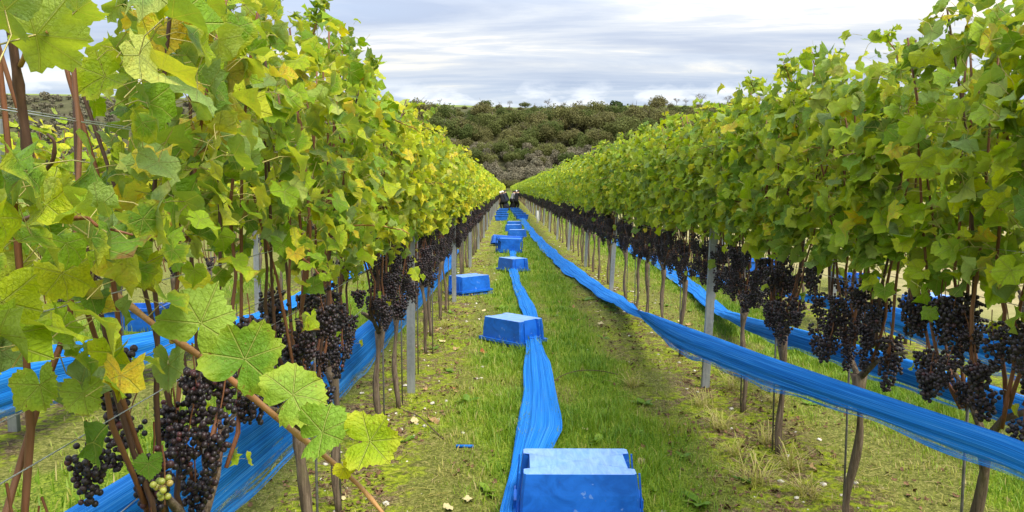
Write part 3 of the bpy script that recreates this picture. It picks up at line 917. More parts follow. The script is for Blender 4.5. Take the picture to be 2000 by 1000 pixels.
def loose_shoot(root, rg, base, d, L, key, n=8, r=0.0036):
    """a free shoot with leaves that shrink towards its tip"""
    base = np.array(base, float); d = norm(np.array(d, float)); t = np.linspace(0, 1, 7)
    P = base + d * (L * t)[:, None] + np.array((0, 0, -0.25 * L)) * (t ** 2)[:, None] + rg.normal(0, 0.008, (7, 3)) * t[:, None]
    V, F = tube(P, nodes_rad(7, r, 0.0014, rg), 5); g_ = Geo(); g_.add(V, F); obj('cane', g_.mesh('cane', [CANE if rg.random() < .6 else CANE_TAN]), root)
    for k in range(n):
        u = (k + 0.7) / n; p = np.array([np.interp(u, t, P[:, i]) for i in range(3)]); s = (0.055 * (1 - 0.62 * u)) * rg.uniform(.8, 1.15)
        sd_ = norm(np.cross(d, (0, 0, 1.0))) * (1 if k % 2 else -1)
        tip = sd_ * 0.8 + d * 0.5 + rg.normal(0, .3, 3) + (0, 0, -0.2); nrm = np.array((0, 0, 0.8)) - 0.5 * d * np.sign(d[2] + .01) + rg.normal(0, .35, 3)
        m4 = basis(nrm[None], tip[None], np.array([s]), (p + sd_ * s * 0.7 + (0, 0, s * .4))[None])
        obj('leaf', NEARM[key][rg.integers(14)], root, mat=Matrix(m4[0].tolist()))


# -------- variants for vines farther off (meshes shared by every copy)
def variant(seed, side, key, top, tier, nb, n_leaf):
    rg = np.random.default_rng(seed)
    tg, head, paths, B = vine_parts(rg, side, 9, top, nb)
    trunk = tg.mesh('trunk', [BARK])
    g_ = Geo()
    for P in paths:
        V, F = tube(P[::2], np.linspace(0.0058, 0.003, len(P[::2])), 4, False); g_.add(V, F)
    canes = g_.mesh('canes', [CANE])
    if tier == 2: M4, dx = canopy(rg, n_leaf, top, side, 1.27); T = T_MID
    else: M4, dx = canopy(rg, n_leaf, top, side, 1.24, size=(0.065, 0.105)); T = T_FAR
    fol = leaf_mass(rg, M4, T, key, key)
    d = dict(trunk=trunk, canes=canes, foliage=fol, bunches=[(rng.integers(5), rot_bunch(q, rg, 1.1)) for q in B])
    if tier == 3:
        g_ = Geo()
        for q in B:
            pts = BUNCH_PTS[rg.integers(8)][:16] * 1.15
            for p in pts: g_.add(IV0 * 0.0165 + p + q, IF0, 0, tint=rg.random())
        d['bunch_mass'] = g_.mesh('grape_bunches', [GRAPE0]) if B else None
    return d


def far_vine(x, y, d, label, group, tier, flip, rg):
    root = empty('grapevine', (x, y, float(ground_h(np.array([x]), np.array([y]))[0])), 0); tag(root, label, 'grapevine', group)
    if flip: root.scale = (1, -1, 1)
    root.scale = tuple(np.array(root.scale) * (1, 1, 1 + rg.normal(0, 0.015)))
    obj('trunk', d['trunk'], root)
    tag(obj('canes', d['canes'], root), kind='stuff'); tag(obj('foliage', d['foliage'], root), kind='stuff')
    if tier == 2:
        for k, M4 in d['bunches']: obj('grape_bunch', BUNCH_MID[k], root, mat=M4)
        obj('stake', STAKE_M, root, loc=(0.02, 0.06, 0))
    elif d.get('bunch_mass'): tag(obj('grape_bunches', d['bunch_mass'], root), kind='stuff')
    return root


ORD = ['first', 'second', 'third', 'fourth', 'fifth', 'sixth', 'seventh', 'eighth', 'ninth', 'tenth', 'eleventh', 'twelfth', 'thirteenth', 'fourteenth', 'fifteenth', 'sixteenth', 'seventeenth', 'eighteenth']
POSTS = {'L': [5.82, 10.7, 15.4, 20.0] + [24.6 + 4.6 * i for i in range(10)], 'R': [5.97, 11.5, 15.3, 19.6] + [24.0 + 4.4 * i for i in range(10)]}
ROWNAME = {'L': 'yellower vine row', 'R': 'greener vine row'}


def vine_label(row, y):
    ps = POSTS[row]; nm = ROWNAME[row]
    k = sum(p < y for p in ps)
    return k, nm


SP = 0.9
ys = {'L': [0.95 + SP * i for i in range(110)], 'R': [1.72 + SP * i for i in range(110)]}
cnt = {}


def label_for(row, y):
    k, nm = vine_label(row, y)
    cnt[(row, k)] = cnt.get((row, k), 0) + 1; j = cnt[(row, k)] - 1
    if y > 66: return f'grapevine far along the {nm}, dark bunches above a thin trunk'
    if k and y > 21: return f'{ORD[j]} thin trunked grapevine past the {ORD[k - 1]} steel post in the {nm}'
    if k == 0: return f'{ORD[j]} grapevine from the near end of the {nm}, heavy with black grapes'
    return f'{ORD[j]} grapevine past the {ORD[k - 1]} steel post in the {nm}'


def gap_near(y0):   # the first vines are thin above the top wires towards the headland: sky and hill show through
    def f(pos, rg):
        h = pos[:, 2]; out = (-(pos[:, 0] + ROWL) / np.maximum(pos[:, 1] + y0, 0.1)) > 0.50 + rg.normal(0, 0.012, len(h))
        p = np.where(out & (h > 1.68), 0.05, np.where(out & (h > 1.55), 0.5, 0.9))
        return rg.random(len(h)) < p
    return f


VARS = {('L', 2): [variant(500 + i, 1, 'yel', 2.08, 2, 29, 440) for i in range(4)], ('R', 2): [variant(520 + i, -1, 'grn', 2.2, 2, 30, 500) for i in range(4)],
        ('L', 3): [variant(540 + i, 1, 'yel', 2.10, 3, 28, 210) for i in range(4)], ('R', 3): [variant(560 + i, -1, 'grn', 2.2, 3, 28, 210) for i in range(4)],
        ('O', 2): [variant(580 + i, 1, 'yel', 2.06, 2, 3, 300) for i in range(3)], ('O', 3): [variant(600 + i, 1, 'yel', 2.06, 3, 2, 160) for i in range(3)]}
rgv = np.random.default_rng(77)
vines = {}
for row, x, side in (('L', ROWL, 1), ('R', ROWR, -1)):
    for i, y in enumerate(ys[row]):
        lab = label_for(row, y); grp = f'grapevines of the {ROWNAME[row]}'
        xx = x + rgv.normal(0, 0.02)
        if y < 12.3:
            if row == 'L':
                key = 'near' if y < 4.2 else 'yel'
                sp = gap_near(y) if i < 3 else None
                v = near_vine(xx, y, side, key, 1000 + i, (2.20 if y < 4 else 2.08), lab, grp, 560, sparse=sp, size=(0.028, 0.062) if i < 4 else (0.034, 0.070), nb=22 if i > 1 else (12, 16)[i], single_berries=(y < 2.0), z_low=(1.32, 1.42, 1.36)[i] if i < 3 else 1.27, nshoot=11 if i else 6)
            else:
                v = near_vine(xx, y, side, 'grn', 2000 + i, 2.2, lab, grp, 640, nb=27, z_low=1.27)
        else:
            tier = 2 if y < 22 else 3
            v = far_vine(xx, y, VARS[(row, tier)][rgv.integers(4)], lab, grp, tier, rgv.random() < 0.5, rgv)
        vines[(row, i)] = v
# the rows on either side, seen between and under the vines
for k, x in (('L2', ROWL2), ('R2', ROWR2)):
    nm = 'next row over beyond the yellower row' if k == 'L2' else 'outer picked row beyond the greener row'
    y0, n = (1.9, 34) if k == 'L2' else (3.2, 34)
    for i in range(n):
        y = y0 + SP * i
        tier = 2 if y < 16 else 3
        far_vine(x + rgv.normal(0, .02), y, VARS[('O', tier)][rgv.integers(3)], f'picked grapevine in the {nm}', f'grapevines of the {nm}', tier, rgv.random() < 0.5, rgv)

# the far ends of the rows, past the counted vines
g_ = Geo(); rgf = np.random.default_rng(9)
for x, key, y0, y1 in ((ROWL, 0, 100, 292), (ROWR, 1, 101, 292), (ROWL2, 0, 33, 290), (ROWR2, 1, 34, 290)):
    n = int((y1 - y0) * 34)
    y = y0 + (y1 - y0) * rgf.random(n)
    h = rgf.uniform(1.22, 2.28, n) + 0.05 * np.sin(y * 2.1); sgn = np.where(rgf.random(n) < .5, 1.0, -1.0)
    nrm = np.stack([sgn + rgf.normal(0, .4, n), rgf.normal(-0.3, .6, n), .5 + rgf.normal(0, .4, n)], 1); tip = np.stack([rgf.normal(0, .4, n), rgf.normal(0, .6, n), np.full(n, -.8)], 1)
    M4 = basis(nrm, tip, rgf.uniform(0.12, 0.22, n), np.stack([x + sgn * rgf.uniform(.05, .26, n), y, h], 1))
    for i, t in enumerate(T_FAR):
        S = M4[i::4]; V, F = place_many(t[0], t[1], S); g_.add(V, F, key, tint=np.repeat(rgf.random(len(S)), len(t[0])), leafuv=np.tile(t[3], (len(S), 1)))
    for yy in np.arange(y0, min(y1, 220), SP):
        V, F = tube([(x, yy, -.05), (x + rgf.normal(0, .03), yy, 0.8)], 0.025, 4, False); g_.add(V, F, 2, tint=0.5, leafuv=np.full((len(V), 3), 9.0))
        if abs(x) < 2:
            for _ in range(7):
                V = IV0 * rgf.uniform(.05, .08) * np.array([1, 1, 1.5]) + (x + rgf.normal(0, .06), yy + rgf.uniform(-.45, .45), rgf.uniform(.92, 1.2)); g_.add(V, IF0, 3, tint=rgf.random(), leafuv=np.full((12, 3), 9.0))
tag(obj('vine_rows', g_.mesh('vine_rows', [LEAF[('yel', 0)], LEAF[('grn', 0)], BARK, GRAPE0])), kind='stuff')


# ------------------------------------------------------------------ the cane that hangs across the near vine, with its big leaves
FPX = 1480.0
CR = cam.rotation_euler.to_matrix()


def W(px, py, z):
    """place in the world of a point seen in the photograph at depth z (metres ahead)"""
    d = CR @ Vector(((px - 1000) / FPX, -(py - 500) / FPX, -1.0)); return Vector((0, 0, 1.6)) + d * (z / d.y)


def child_of(o, root):   # keep the world place while hanging it under its vine
    o.parent = root; o.location = Vector(o.location) - root.location


def hero_leaf(root, px, py, z, width_px, tip, normal, t, key='hero'):
    """one big leaf at its own place; tip and normal are world directions"""
    p = W(px, py, z); s = width_px / FPX * z / 1.75
    M4 = basis(np.array([normal], float), np.array([tip], float), np.array([s]), np.array([p - root.location]))
    return obj('leaf', HEROM[key][t], root, mat=Matrix(M4[0].tolist()))


v1, v2 = vines[('L', 0)], vines[('L', 1)]


def hero_cane(root, pts, r0, r1, mat, name='cane'):
    P = np.array([W(*p) - root.location for p in pts]); 
    tt = np.linspace(0, len(P) - 1, (len(P) - 1) * 4 + 1); Q = np.stack([np.interp(tt, np.arange(len(P)), P[:, i]) for i in range(3)], 1)
    # round the corners
    for _ in range(2): Q[1:-1] = (Q[:-2] + 2 * Q[1:-1] + Q[2:]) / 4
    r = np.linspace(r0, r1, len(Q)); r[2:-1:4] *= 1.3
    V, F = tube(Q, r, 8); gg = Geo(); gg.add(V, F)
    return obj(name, gg.mesh(name, [mat]), root)


hero_cane(v2, [(215, 565, 1.62), (300, 635, 1.55), (420, 715, 1.47), (540, 815, 1.38)], 0.0062, 0.0058, CANE_TAN)
hero_cane(v2, [(536, 812, 1.385), (640, 895, 1.30), (700, 945, 1.26), (750, 1005, 1.22)], 0.0056, 0.0032, CANE_TAN)
# (px, py) is where the stalk joins the blade
hero_leaf(v2, 392, 632, 1.40, 150, (0.35, 0.1, 0.95), (0.25, -0.95, 0.25), 0)
hero_leaf(v2, 478, 702, 1.34, 158, (0.35, 0.1, 0.8), (0.1, -0.95, 0.3), 1)
hero_leaf(v2, 572, 772, 1.30, 140, (0.75, 0.0, 0.75), (0.2, -0.8, 0.55), 4)
hero_leaf(v2, 630, 845, 1.26, 135, (0.75, 0.1, 0.35), (-0.25, -0.9, 0.45), 2)
hero_leaf(v2, 722, 862, 1.24, 125, (0.95, 0.1, 0.0), (-0.1, -0.85, 0.5), 1, 'yel')
hero_leaf(v2, 672, 915, 1.25, 45, (0.3, 0.0, -0.7), (0.2, -0.9, 0.3), 4, 'yel')
hero_leaf(v2, 218, 688, 1.45, 115, (0.25, 0.0, -0.9), (0.2, -0.9, 0.15), 3, 'yel')
hero_leaf(v2, 330, 712, 1.50, 105, (-0.1, 0.1, -0.95), (-0.3, 0.85, 0.2), 3)
hero_leaf(v1, 78, 752, 1.15, 105, (0.15, 0.0, -0.9), (0.3, -0.9, 0.2), 5)
hero_leaf(v1, 162, 768, 1.20, 95, (0.2, -0.1, -0.7), (0.2, -0.9, 0.5), 2)
hero_leaf(v1, 4, 590, 1.0, 150, (0.35, 0.0, -0.8), (0.3, -0.9, 0.3), 0, 'yel')
hero_leaf(v2, 140, 592, 1.4, 110, (0.4, 0.1, -0.2), (0.1, -0.75, 0.6), 2, 'yel')
hero_leaf(v2, 290, 905, 1.5, 60, (0.1, 0.0, -0.8), (0.1, -0.9, 0.4), 0)
# the top corner: a cane and leaves seen from beneath
hero_cane(v1, [(60, 350, 1.05), (45, 220, 1.04), (28, 110, 1.02), (10, -40, 1.0)], 0.0062, 0.0054, CANE_DARK)
hero_cane(v1, [(62, 352, 1.05), (104, 320, 1.03), (108, 275, 1.02), (92, 262, 1.02)], 0.0032, 0.0018, CANE_DARK, 'tendril')
hero_cane(v1, [(40, 128, 1.02), (66, 72, 0.98), (95, 62, 0.95)], 0.0035, 0.003, CANE_TAN)
hero_leaf(v1, 70, 68, 0.95, 190, (0.95, -0.1, -0.25), (0.05, 0.75, 0.6), 1, 'grn')
hero_leaf(v1, 10, 20, 0.9, 150, (-0.4, -0.2, 0.3), (0.1, 0.7, 0.6), 0, 'grn')
hero_leaf(v1, 150, 20, 1.05, 130, (0.5, 0.2, 0.6), (0.2, 0.6, 0.7), 5, 'grn')
hero_leaf(v2, 205, 150, 1.6, 120, (-0.5, 0.1, -0.5), (0.2, -0.8, 0.5), 2, 'yel')
hero_leaf(v2, 345, 105, 1.75, 125, (0.7, 0.1, -0.3), (0.1, -0.7, 0.6), 4)
hero_leaf(v2, 300, 60, 1.7, 120, (-0.2, 0.1, -0.8), (0.3, -0.8, 0.4), 0, 'yel')
hero_leaf(v2, 330, 165, 1.7, 105, (-0.7, 0.0, -0.4), (0.1, -0.7, 0.6), 2, 'yel')
hero_leaf(v1, 45, 355, 1.1, 120, (-0.7, 0.1, 0.4), (0.1, 0.8, 0.4), 4)
# two small late bunches, still green
for px, py, z, root, n in ((318, 912, 1.5, v2, 13), (340, 612, 1.6, v2, 17)):
    p = W(px, py, z); b = obj('grape_bunch', STALK, root, mat=Matrix.Translation(p - root.location)); b['label'] = 'small late bunch of unripe green grapes'
    for q in bunch_points(np.random.default_rng(int(px)), n, 0.045, 0.024, 0.0072): obj('grape', BERRY_G, b, mat=Matrix.Translation(q))


# ------------------------------------------------------------------ posts and wires
def post_mesh():
    g_ = Geo(); H = 2.04; a, b, t = 0.030, 0.020, 0.0045
    for lo, hi in (((-a, -b, -0.1), (a, -b + t, H)), ((-a, -b + t, -0.1), (-a + t, b, H)), ((a - t, -b + t, -0.1), (a, b, H)), ((-a + t, b - t, -0.1), (-a + 0.014, b, H)), ((a - 0.014, b - t, -0.1), (a - t, b, H))):
        V, F = box(lo, hi); g_.add(V, F)
    return g_.mesh('channel', [STEEL], False)


POSTM = post_mesh()
g_ = Geo(); V, F = box((-0.0035, -0.0035, -0.007), (0.0035, 0.0035, 0.007)); g_.add(V, F); HOOKM = g_.mesh('hook', [STEEL], False)
PLOTS = {'L': ROWL, 'R': ROWR}
for row, x in PLOTS.items():
    for i, y in enumerate(POSTS[row]):
        r_ = empty('steel_post', (x + (0.05 if row == 'L' else -0.065), y, 0), 0.0)
        lab = f'{ORD[i]} galvanised steel post along the {ROWNAME[row]}' if i < 14 else f'galvanised steel post far along the {ROWNAME[row]}'
        tag(r_, lab, 'post', f'steel posts of the {ROWNAME[row]}')
        r_.rotation_euler = (rgv.normal(0, .006), rgv.normal(0.045 if row == 'R' else 0.003, .008), 0)
        obj('channel', POSTM, r_)
        if y < 12:
            for h in np.arange(0.55, 1.3, 0.1):
                for s in (-1, 1): obj('hook', HOOKM, r_, loc=(s * 0.0315, -0.012, h))
for i in range(6):
    r_ = empty('steel_post', (ROWR2 + 0.02, 4.6 + 4.9 * i, 0)); tag(r_, 'galvanised steel post in the outer picked row', 'post', 'steel posts of the outer row'); obj('channel', POSTM, r_)
for i in range(4):
    r_ = empty('steel_post', (ROWL2, 4.9 + 4.9 * i, 0)); tag(r_, 'galvanised steel post in the row beyond the yellower row', 'post', 'steel posts of the row beyond'); obj('channel', POSTM, r_)


def wire(x, h, y0, y1, label, r=0.0013):
    P = [(0, yy - y0, 0.006 * math.sin(yy * 1.3)) for yy in np.linspace(y0, y1, 14)]
    V, F = tube(P, r, 5, False); g_ = Geo(); g_.add(V, F)
    o = obj('wire', g_.mesh('wire', [WIRE]), loc=(x, y0, h)); tag(o, label, 'wire', 'trellis wires')


for row, x in (('L', ROWL), ('R', ROWR)):
    s = 1 if row == 'L' else -1
    nm = ROWNAME[row]
    wire(x, 0.93, 0.2, 62, f'fruiting wire under the bunches of the {nm}')
    wire(x + s * 0.045, 1.16, 0.2, 62, f'catch wire among the bunches, aisle side of the {nm}')
    wire(x - s * 0.045, 1.21, 0.2, 62, f'catch wire among the bunches, outer side of the {nm}')
    wire(x + s * 0.05, 1.40, 0.2, 62, f'foliage wire at the lowest leaves of the {nm}')
    wire(x + s * 0.05, 1.715, 0.2, 62, f'upper foliage wire, aisle side of the {nm}')
    wire(x - s * 0.05, 1.735, 0.2, 62, f'upper foliage wire, outer side of the {nm}')
wire(ROWR2, 0.93, 2, 40, 'fruiting wire of the outer picked row'); wire(ROWR2, 1.2, 2, 40, 'catch wire of the outer picked row')
wire(ROWL2, 0.93, 1, 40, 'fruiting wire of the row beyond the yellower row')


# ------------------------------------------------------------------ rolled blue nets
def net(label, pts, width, drop, seed, flat=None, step=0.05, name='bird_net', sgn=1.0):
    """pts: (x, y, h) centre line; hung pieces fold over the hooks and drop a thin veil, lying pieces spread flat"""
    rg = np.random.default_rng(seed)
    P = np.array(pts, float)
    d = np.concatenate([[0], np.cumsum(np.linalg.norm(np.diff(P, axis=0), axis=1))])
    L = d[-1]; nstep = max(20, int(L / step)); s = np.linspace(0, L, nstep)
    C = np.stack([np.interp(s, d, P[:, i]) for i in range(3)], 1)
    for _ in range(int(0.35 / (L / nstep)) + 2): C[1:-1] = (C[:-2] + 2 * C[1:-1] + C[2:]) / 4
    Wd = np.interp(s, d, width); Dr = np.interp(s, d, drop)
    T = norm(np.gradient(C, axis=0)); Sx = np.stack([T[:, 1], -T[:, 0], np.zeros(nstep)], 1); Sx = norm(Sx)
    nv = 27; v = np.linspace(0, 1, nv)
    hung = sstep(0.03, 0.46, C[:, 2])
    ph = rg.uniform(0, 6, 8)
    V = np.zeros((nstep, nv, 3)); uv = np.zeros((nstep, nv, 3))
    for j, vv in enumerate(v):
        # hung profile: back edge -> over the top -> front shoulder -> thin veil
        kx = np.interp(vv, [0, .12, .25, .38, .5, .62, .8, 1], [-.30, -.34, -.12, .25, .48, .52, .50, .46]); kz = np.interp(vv, [0, .12, .25, .38, .5, .62, .8, 1], [-.55, .15, .48, .42, .10, -.35, -1.0, -1.6])
        fold = 0.05 * np.sin(vv * 34 + ph[0] + 0.6 * np.sin(s * 1.1 + ph[1])) + 0.035 * np.sin(vv * 61 + ph[2] + 0.8 * np.sin(s * 1.9 + ph[3]))
        hx = kx * Wd + fold * Wd * 0.5; hz = np.where(kz > -.3, kz * Wd, -.3 * Wd + (kz + .3) * Dr)
        edge = (0.012 * np.sin(s * 3.1 + ph[4]) + 0.008 * np.sin(s * 7.7 + ph[5])) * max(0, vv - 0.7) * 3
        hz = hz + edge
        # lying profile
        lx = (vv - 0.5) * Wd * 1.25; lz = 0.022 + 0.007 * np.sin(vv * 19 + ph[5] + 1.2 * np.sin(s * 0.9 + ph[6])) + 0.006 * np.sin(vv * 47 + 1.0 * np.sin(s * 1.1 + ph[7])) + 0.03 * math.sin(vv * math.pi)
        wob = 1 + 0.14 * np.sin(s * 1.3 + ph[1]) + 0.08 * np.sin(s * 3.7 + ph[2])
        xx = lx * wob * (1 - hung) + sgn * hx * hung; zz = lz * (1 - hung) + hz * hung
        V[:, j] = C + Sx * xx[:, None]; V[:, j, 2] += zz + (1 - hung) * (np.maximum(ground_h(V[:, j, 0], V[:, j, 1]), -0.01) + 0.008)
        uv[:, j, 0] = s; uv[:, j, 1] = vv + 0.004 * np.sin(s * 2 + ph[3]); uv[:, j, 2] = hung * sstep(.60, .95, vv) + (1 - hung) * 0.0
    V[:, :, 2] = np.maximum(V[:, :, 2], ground_h(V[:, :, 0], V[:, :, 1]) + 0.010)
    V = V.reshape(-1, 3); uv = uv.reshape(-1, 3)
    i0 = (np.arange(nstep - 1)[:, None] * nv + np.arange(nv - 1)[None]).ravel()
    F = np.concatenate([np.stack([i0, i0 + 1, i0 + nv + 1], 1), np.stack([i0, i0 + nv + 1, i0 + nv], 1)])
    o0 = C[0] * (1, 1, 0)
    g_ = Geo(); g_.add(V - o0, F, 0, netuv=uv)
    o = obj(name, g_.mesh(name, [NET]), loc=tuple(o0)); return tag(o, label, 'net', 'rolled blue bird nets')


net('blue net rolled along the trunks of the greener row, sagging to the grass farther off',
    [(1.52, 1.0, .875), (1.52, 2.2, .825), (1.51, 3.1, .72), (1.50, 4.35, .58), (1.49, 6.2, .39), (1.47, 8.4, .19), (1.46, 10.6, .06), (1.30, 13.2, .02), (1.16, 15.6, .02), (1.02, 20, .02), (0.90, 26, .02), (0.82, 32, .02), (0.80, 41, .02)],
    [.058, .066, .080, .105, .14, .185, .26, .28, .28, .26, .24, .24, .24], [.030, .036, .046, .070, .095, .09, .05, 0, 0, 0, 0, 0, 0], 11, sgn=-1)
net('blue net hung behind the trunks of the greener row',
    [(2.0, 1.4, .82), (2.0, 2.9, .74), (2.0, 4.0, .67), (2.03, 5.2, .56), (2.3, 7.2, .30), (2.62, 9.2, .08), (2.9, 12, .02), (3.15, 16, .02), (3.1, 22, .02)],
    [.11, .12, .13, .14, .16, .2, .24, .24, .22], [.06, .06, .06, .06, .06, .05, 0, 0, 0], 12)
net('blue net looped along the outer picked row, its thin veil hanging low',
    [(3.86, 2.6, .62), (3.86, 5.7, .42), (3.88, 8.2, .30), (3.7, 10.2, .16), (3.45, 13, .03), (3.3, 16.5, .02), (3.25, 24, .02)],
    [.22, .21, .2, .2, .24, .24, .22], [.16, .15, .12, .06, 0, 0, 0], 13, sgn=-1)
net('blue net slung behind the trunks of the yellower row',
    [(-1.04, 1.0, .82), (-1.04, 2.1, .73), (-1.04, 3.44, .62), (-1.05, 5.1, .54), (-1.06, 7.0, .48), (-1.06, 9.2, .40), (-1.1, 12, .22), (-1.2, 14.5, .05), (-1.3, 19, .02)],
    [.16, .16, .15, .15, .15, .15, .16, .2, .2], [.15, .15, .14, .12, .11, .10, .06, .03, 0], 14)
net('blue net trailing down the grass aisle under the upturned crates',
    [(0.0, 3.25, .02), (0.03, 3.7, .02), (0.12, 4.2, .02), (0.21, 4.75, .02), (0.25, 5.6, .02), (0.265, 6.6, .02), (0.27, 7.6, .02), (0.29, 9.0, .02), (0.26, 10.2, .02), (0.20, 11.4, .02), (0.155, 12.3, .02), (0.115, 14.6, .02), (0.15, 18.4, .02), (0.16, 19.2, .02)],
    [.09, .10, .16, .205, .19, .165, .155, .15, .135, .13, .13, .15, .14, .12], [0] * 14, 15)
net('blue net beside the next row over beyond the yellower row',
    [(-3.0, 2.6, .62), (-3.0, 4.5, .50), (-3.0, 6.0, .33), (-3.0, 7.4, .2), (-2.95, 9, .06), (-2.9, 11, .02), (-2.8, 16, .02), (-2.7, 24, .02)],
    [.26, .26, .24, .22, .26, .28, .26, .26], [.12, .12, .1, .06, 0, 0, 0, 0], 16)


# ------------------------------------------------------------------ crates
def crate_meshes():
    L, Wd, H = 0.29, 0.19, 0.235     # half length and width at the rim, height
    tp = 0.90                        # the floor is smaller than the mouth

    def plan(l, w, rec):             # outline with the short ends set back between corner posts
        c = 0.60 * w; rr = 0.012
        pts = [(-l + rr, -w), (l - rr, -w), (l, -w + rr), (l, -c), (l - rec, -c + 0.006), (l - rec, c - 0.006), (l, c), (l, w - rr), (l - rr, w), (-l + rr, w), (-l, w - rr), (-l, c), (-l + rec, c - 0.006), (-l + rec, -c + 0.006), (-l, -c), (-l, -w + rr)]
        return np.array(pts)
    rings = []
    t = 0.0035
    for z, s, off in ((0.0, tp, 0), (0.10, tp + (1 - tp) * 0.45, 0), (H - 0.02, 0.965, 0), (H, 0.975, 0), (H, 0.975, -t), (0.10, tp + (1 - tp) * 0.45, -t), (t, tp, -t)):
        p = plan(L * s + off, Wd * s + off, 0.030); rings.append(np.concatenate([p, np.full((len(p), 1), z)], 1))
    n = 16; V = np.concatenate(rings); F = []; M = []
    for i in range(len(rings) - 1):
        for k in range(n):
            a, b = i * n + k, i * n + (k + 1) % n; F += [(a, b, b + n), (a, b + n, a + n)]; M += [0, 0]
    g_ = Geo(); g_.add(V, F, np.array(M))
    # floor, outside and inside
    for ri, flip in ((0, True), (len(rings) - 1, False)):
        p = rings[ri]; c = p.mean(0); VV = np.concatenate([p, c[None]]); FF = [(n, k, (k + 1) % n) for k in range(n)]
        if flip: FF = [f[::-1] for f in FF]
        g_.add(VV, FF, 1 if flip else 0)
    # shallow ribs on the long sides
    body = g_.mesh('body', [CRATE, CRATE_SKY_SHEEN], False)
    plain = body.copy(); plain.materials.clear(); plain.materials.append(CRATE); plain.materials.append(CRATE)
    g_ = Geo(); o = 0.016; z0, z1 = H - 0.026, H + 0.004
    for lo, hi in (((-L - o, -Wd - o, z0), (L + o, -Wd + 0.004, z1)), ((-L - o, Wd - 0.004, z0), (L + o, Wd + o, z1)), ((-L - o, -Wd + 0.004, z0), (-L + 0.006, Wd - 0.004, z1)), ((L - 0.006, -Wd + 0.004, z0), (L + o, Wd - 0.004, z1))):
        V, F = box(lo, hi); g_.add(V, F)
    rim = g_.mesh('rim', [CRATE], False)
    g_ = Geo()                        # a grip: small bridge over a slot in the short end
    for lo, hi in (((-0.006, -0.065, -0.03), (0.010, -0.055, 0.0)), ((-0.006, 0.055, -0.03), (0.010, 0.065, 0.0)), ((-0.006, -0.065, -0.042), (0.010, 0.065, -0.03))):
        V, F = box(lo, hi); g_.add(V, F)
    grip = g_.mesh('handle', [CRATE], False)
    g_ = Geo(); V, F = box((-0.004, -0.003, 0.012), (0.004, 0.003, H - 0.028)); g_.add(V, F)
    rib = g_.mesh('rib', [CRATE], False)
    for me, w in ((body, 0.003), (plain, 0.003), (rim, 0.004), (grip, 0.003)):
        bm = bmesh.new(); bm.from_mesh(me); bmesh.ops.remove_doubles(bm, verts=bm.verts, dist=1e-5)
        eds = [e for e in bm.edges if len(e.link_faces) == 2 and e.calc_face_angle(0) > 0.5]
        bmesh.ops.bevel(bm, geom=eds, offset=w, segments=2, affect='EDGES', profile=0.5, clamp_overlap=True); bm.to_mesh(me); bm.free()
        for p in me.polygons: p.use_smooth = False
    return body, plain, rim, grip, rib, (L, Wd, H)


CB, CBP, CRM, CG, CRB, (CL, CW, CH) = crate_meshes()


def crate(loc, rot, label, group, scale=1.0, body=None):
    r_ = empty('picking_crate', loc); r_.rotation_euler = rot; r_.scale = (scale,) * 3; tag(r_, label, 'crate', group)
    obj('body', body or CBP, r_); obj('rim', CRM, r_)
    for s in (-1, 1):
        o = obj('handle', CG, r_, loc=(s * (CL + 0.012), 0, CH - 0.024))
    for s in (-1, 1):
        for q in (-1, 1):
            o = obj('rib', CRB, r_, loc=(s * (CL * 0.955 + 0.001), q * 0.125, 0)); o.rotation_euler = (0, s * 0.085, 0)
    return r_


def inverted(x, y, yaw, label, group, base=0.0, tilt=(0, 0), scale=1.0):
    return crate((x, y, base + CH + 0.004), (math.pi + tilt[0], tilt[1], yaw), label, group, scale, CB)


GC = 'blue crates along the grass aisle'
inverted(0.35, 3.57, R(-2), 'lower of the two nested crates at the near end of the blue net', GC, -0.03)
inverted(0.34, 3.555, R(-0.8), 'upturned crate nearest the camera, pale floor uppermost', GC, 0.05, (R(0.5), 0))
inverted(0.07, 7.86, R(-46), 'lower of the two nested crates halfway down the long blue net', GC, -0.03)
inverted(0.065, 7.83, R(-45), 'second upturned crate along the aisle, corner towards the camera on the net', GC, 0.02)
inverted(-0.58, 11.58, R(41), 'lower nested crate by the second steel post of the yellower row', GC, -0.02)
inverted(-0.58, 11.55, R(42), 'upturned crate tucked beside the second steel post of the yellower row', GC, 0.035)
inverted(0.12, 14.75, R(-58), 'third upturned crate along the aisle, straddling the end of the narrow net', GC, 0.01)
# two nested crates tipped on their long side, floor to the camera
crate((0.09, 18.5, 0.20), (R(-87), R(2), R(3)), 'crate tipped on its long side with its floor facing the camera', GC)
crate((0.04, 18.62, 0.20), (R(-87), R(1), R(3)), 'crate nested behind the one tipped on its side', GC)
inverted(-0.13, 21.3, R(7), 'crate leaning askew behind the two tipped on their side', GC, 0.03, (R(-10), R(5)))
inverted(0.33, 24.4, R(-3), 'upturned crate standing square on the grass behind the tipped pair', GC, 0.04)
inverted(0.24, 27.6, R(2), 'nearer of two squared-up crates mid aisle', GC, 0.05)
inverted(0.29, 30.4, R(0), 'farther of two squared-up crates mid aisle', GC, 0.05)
for i, y in enumerate((38.0, 41.2, 44.6, 48.2, 51.6)):
    crate((-0.28 + 0.06 * math.sin(i * 2), y, 0.0), (0, 0, R(rgv.uniform(-9, 9))), ('open crate nearest in the file by the yellower row' if i == 0 else 'open crate in the file by the yellower row leading to the pickers'), 'open crates in file by the yellower row', 1.05)
    crate((0.78 - 0.055 * i, y + 1.2, 0.0), (0, 0, R(rgv.uniform(-9, 9))), ('open crate nearest in the file by the greener row' if i == 0 else 'open crate in the file by the greener row leading to the pickers'), 'open crates in file by the greener row', 1.05)
GO = 'blue crates beyond the outer row'
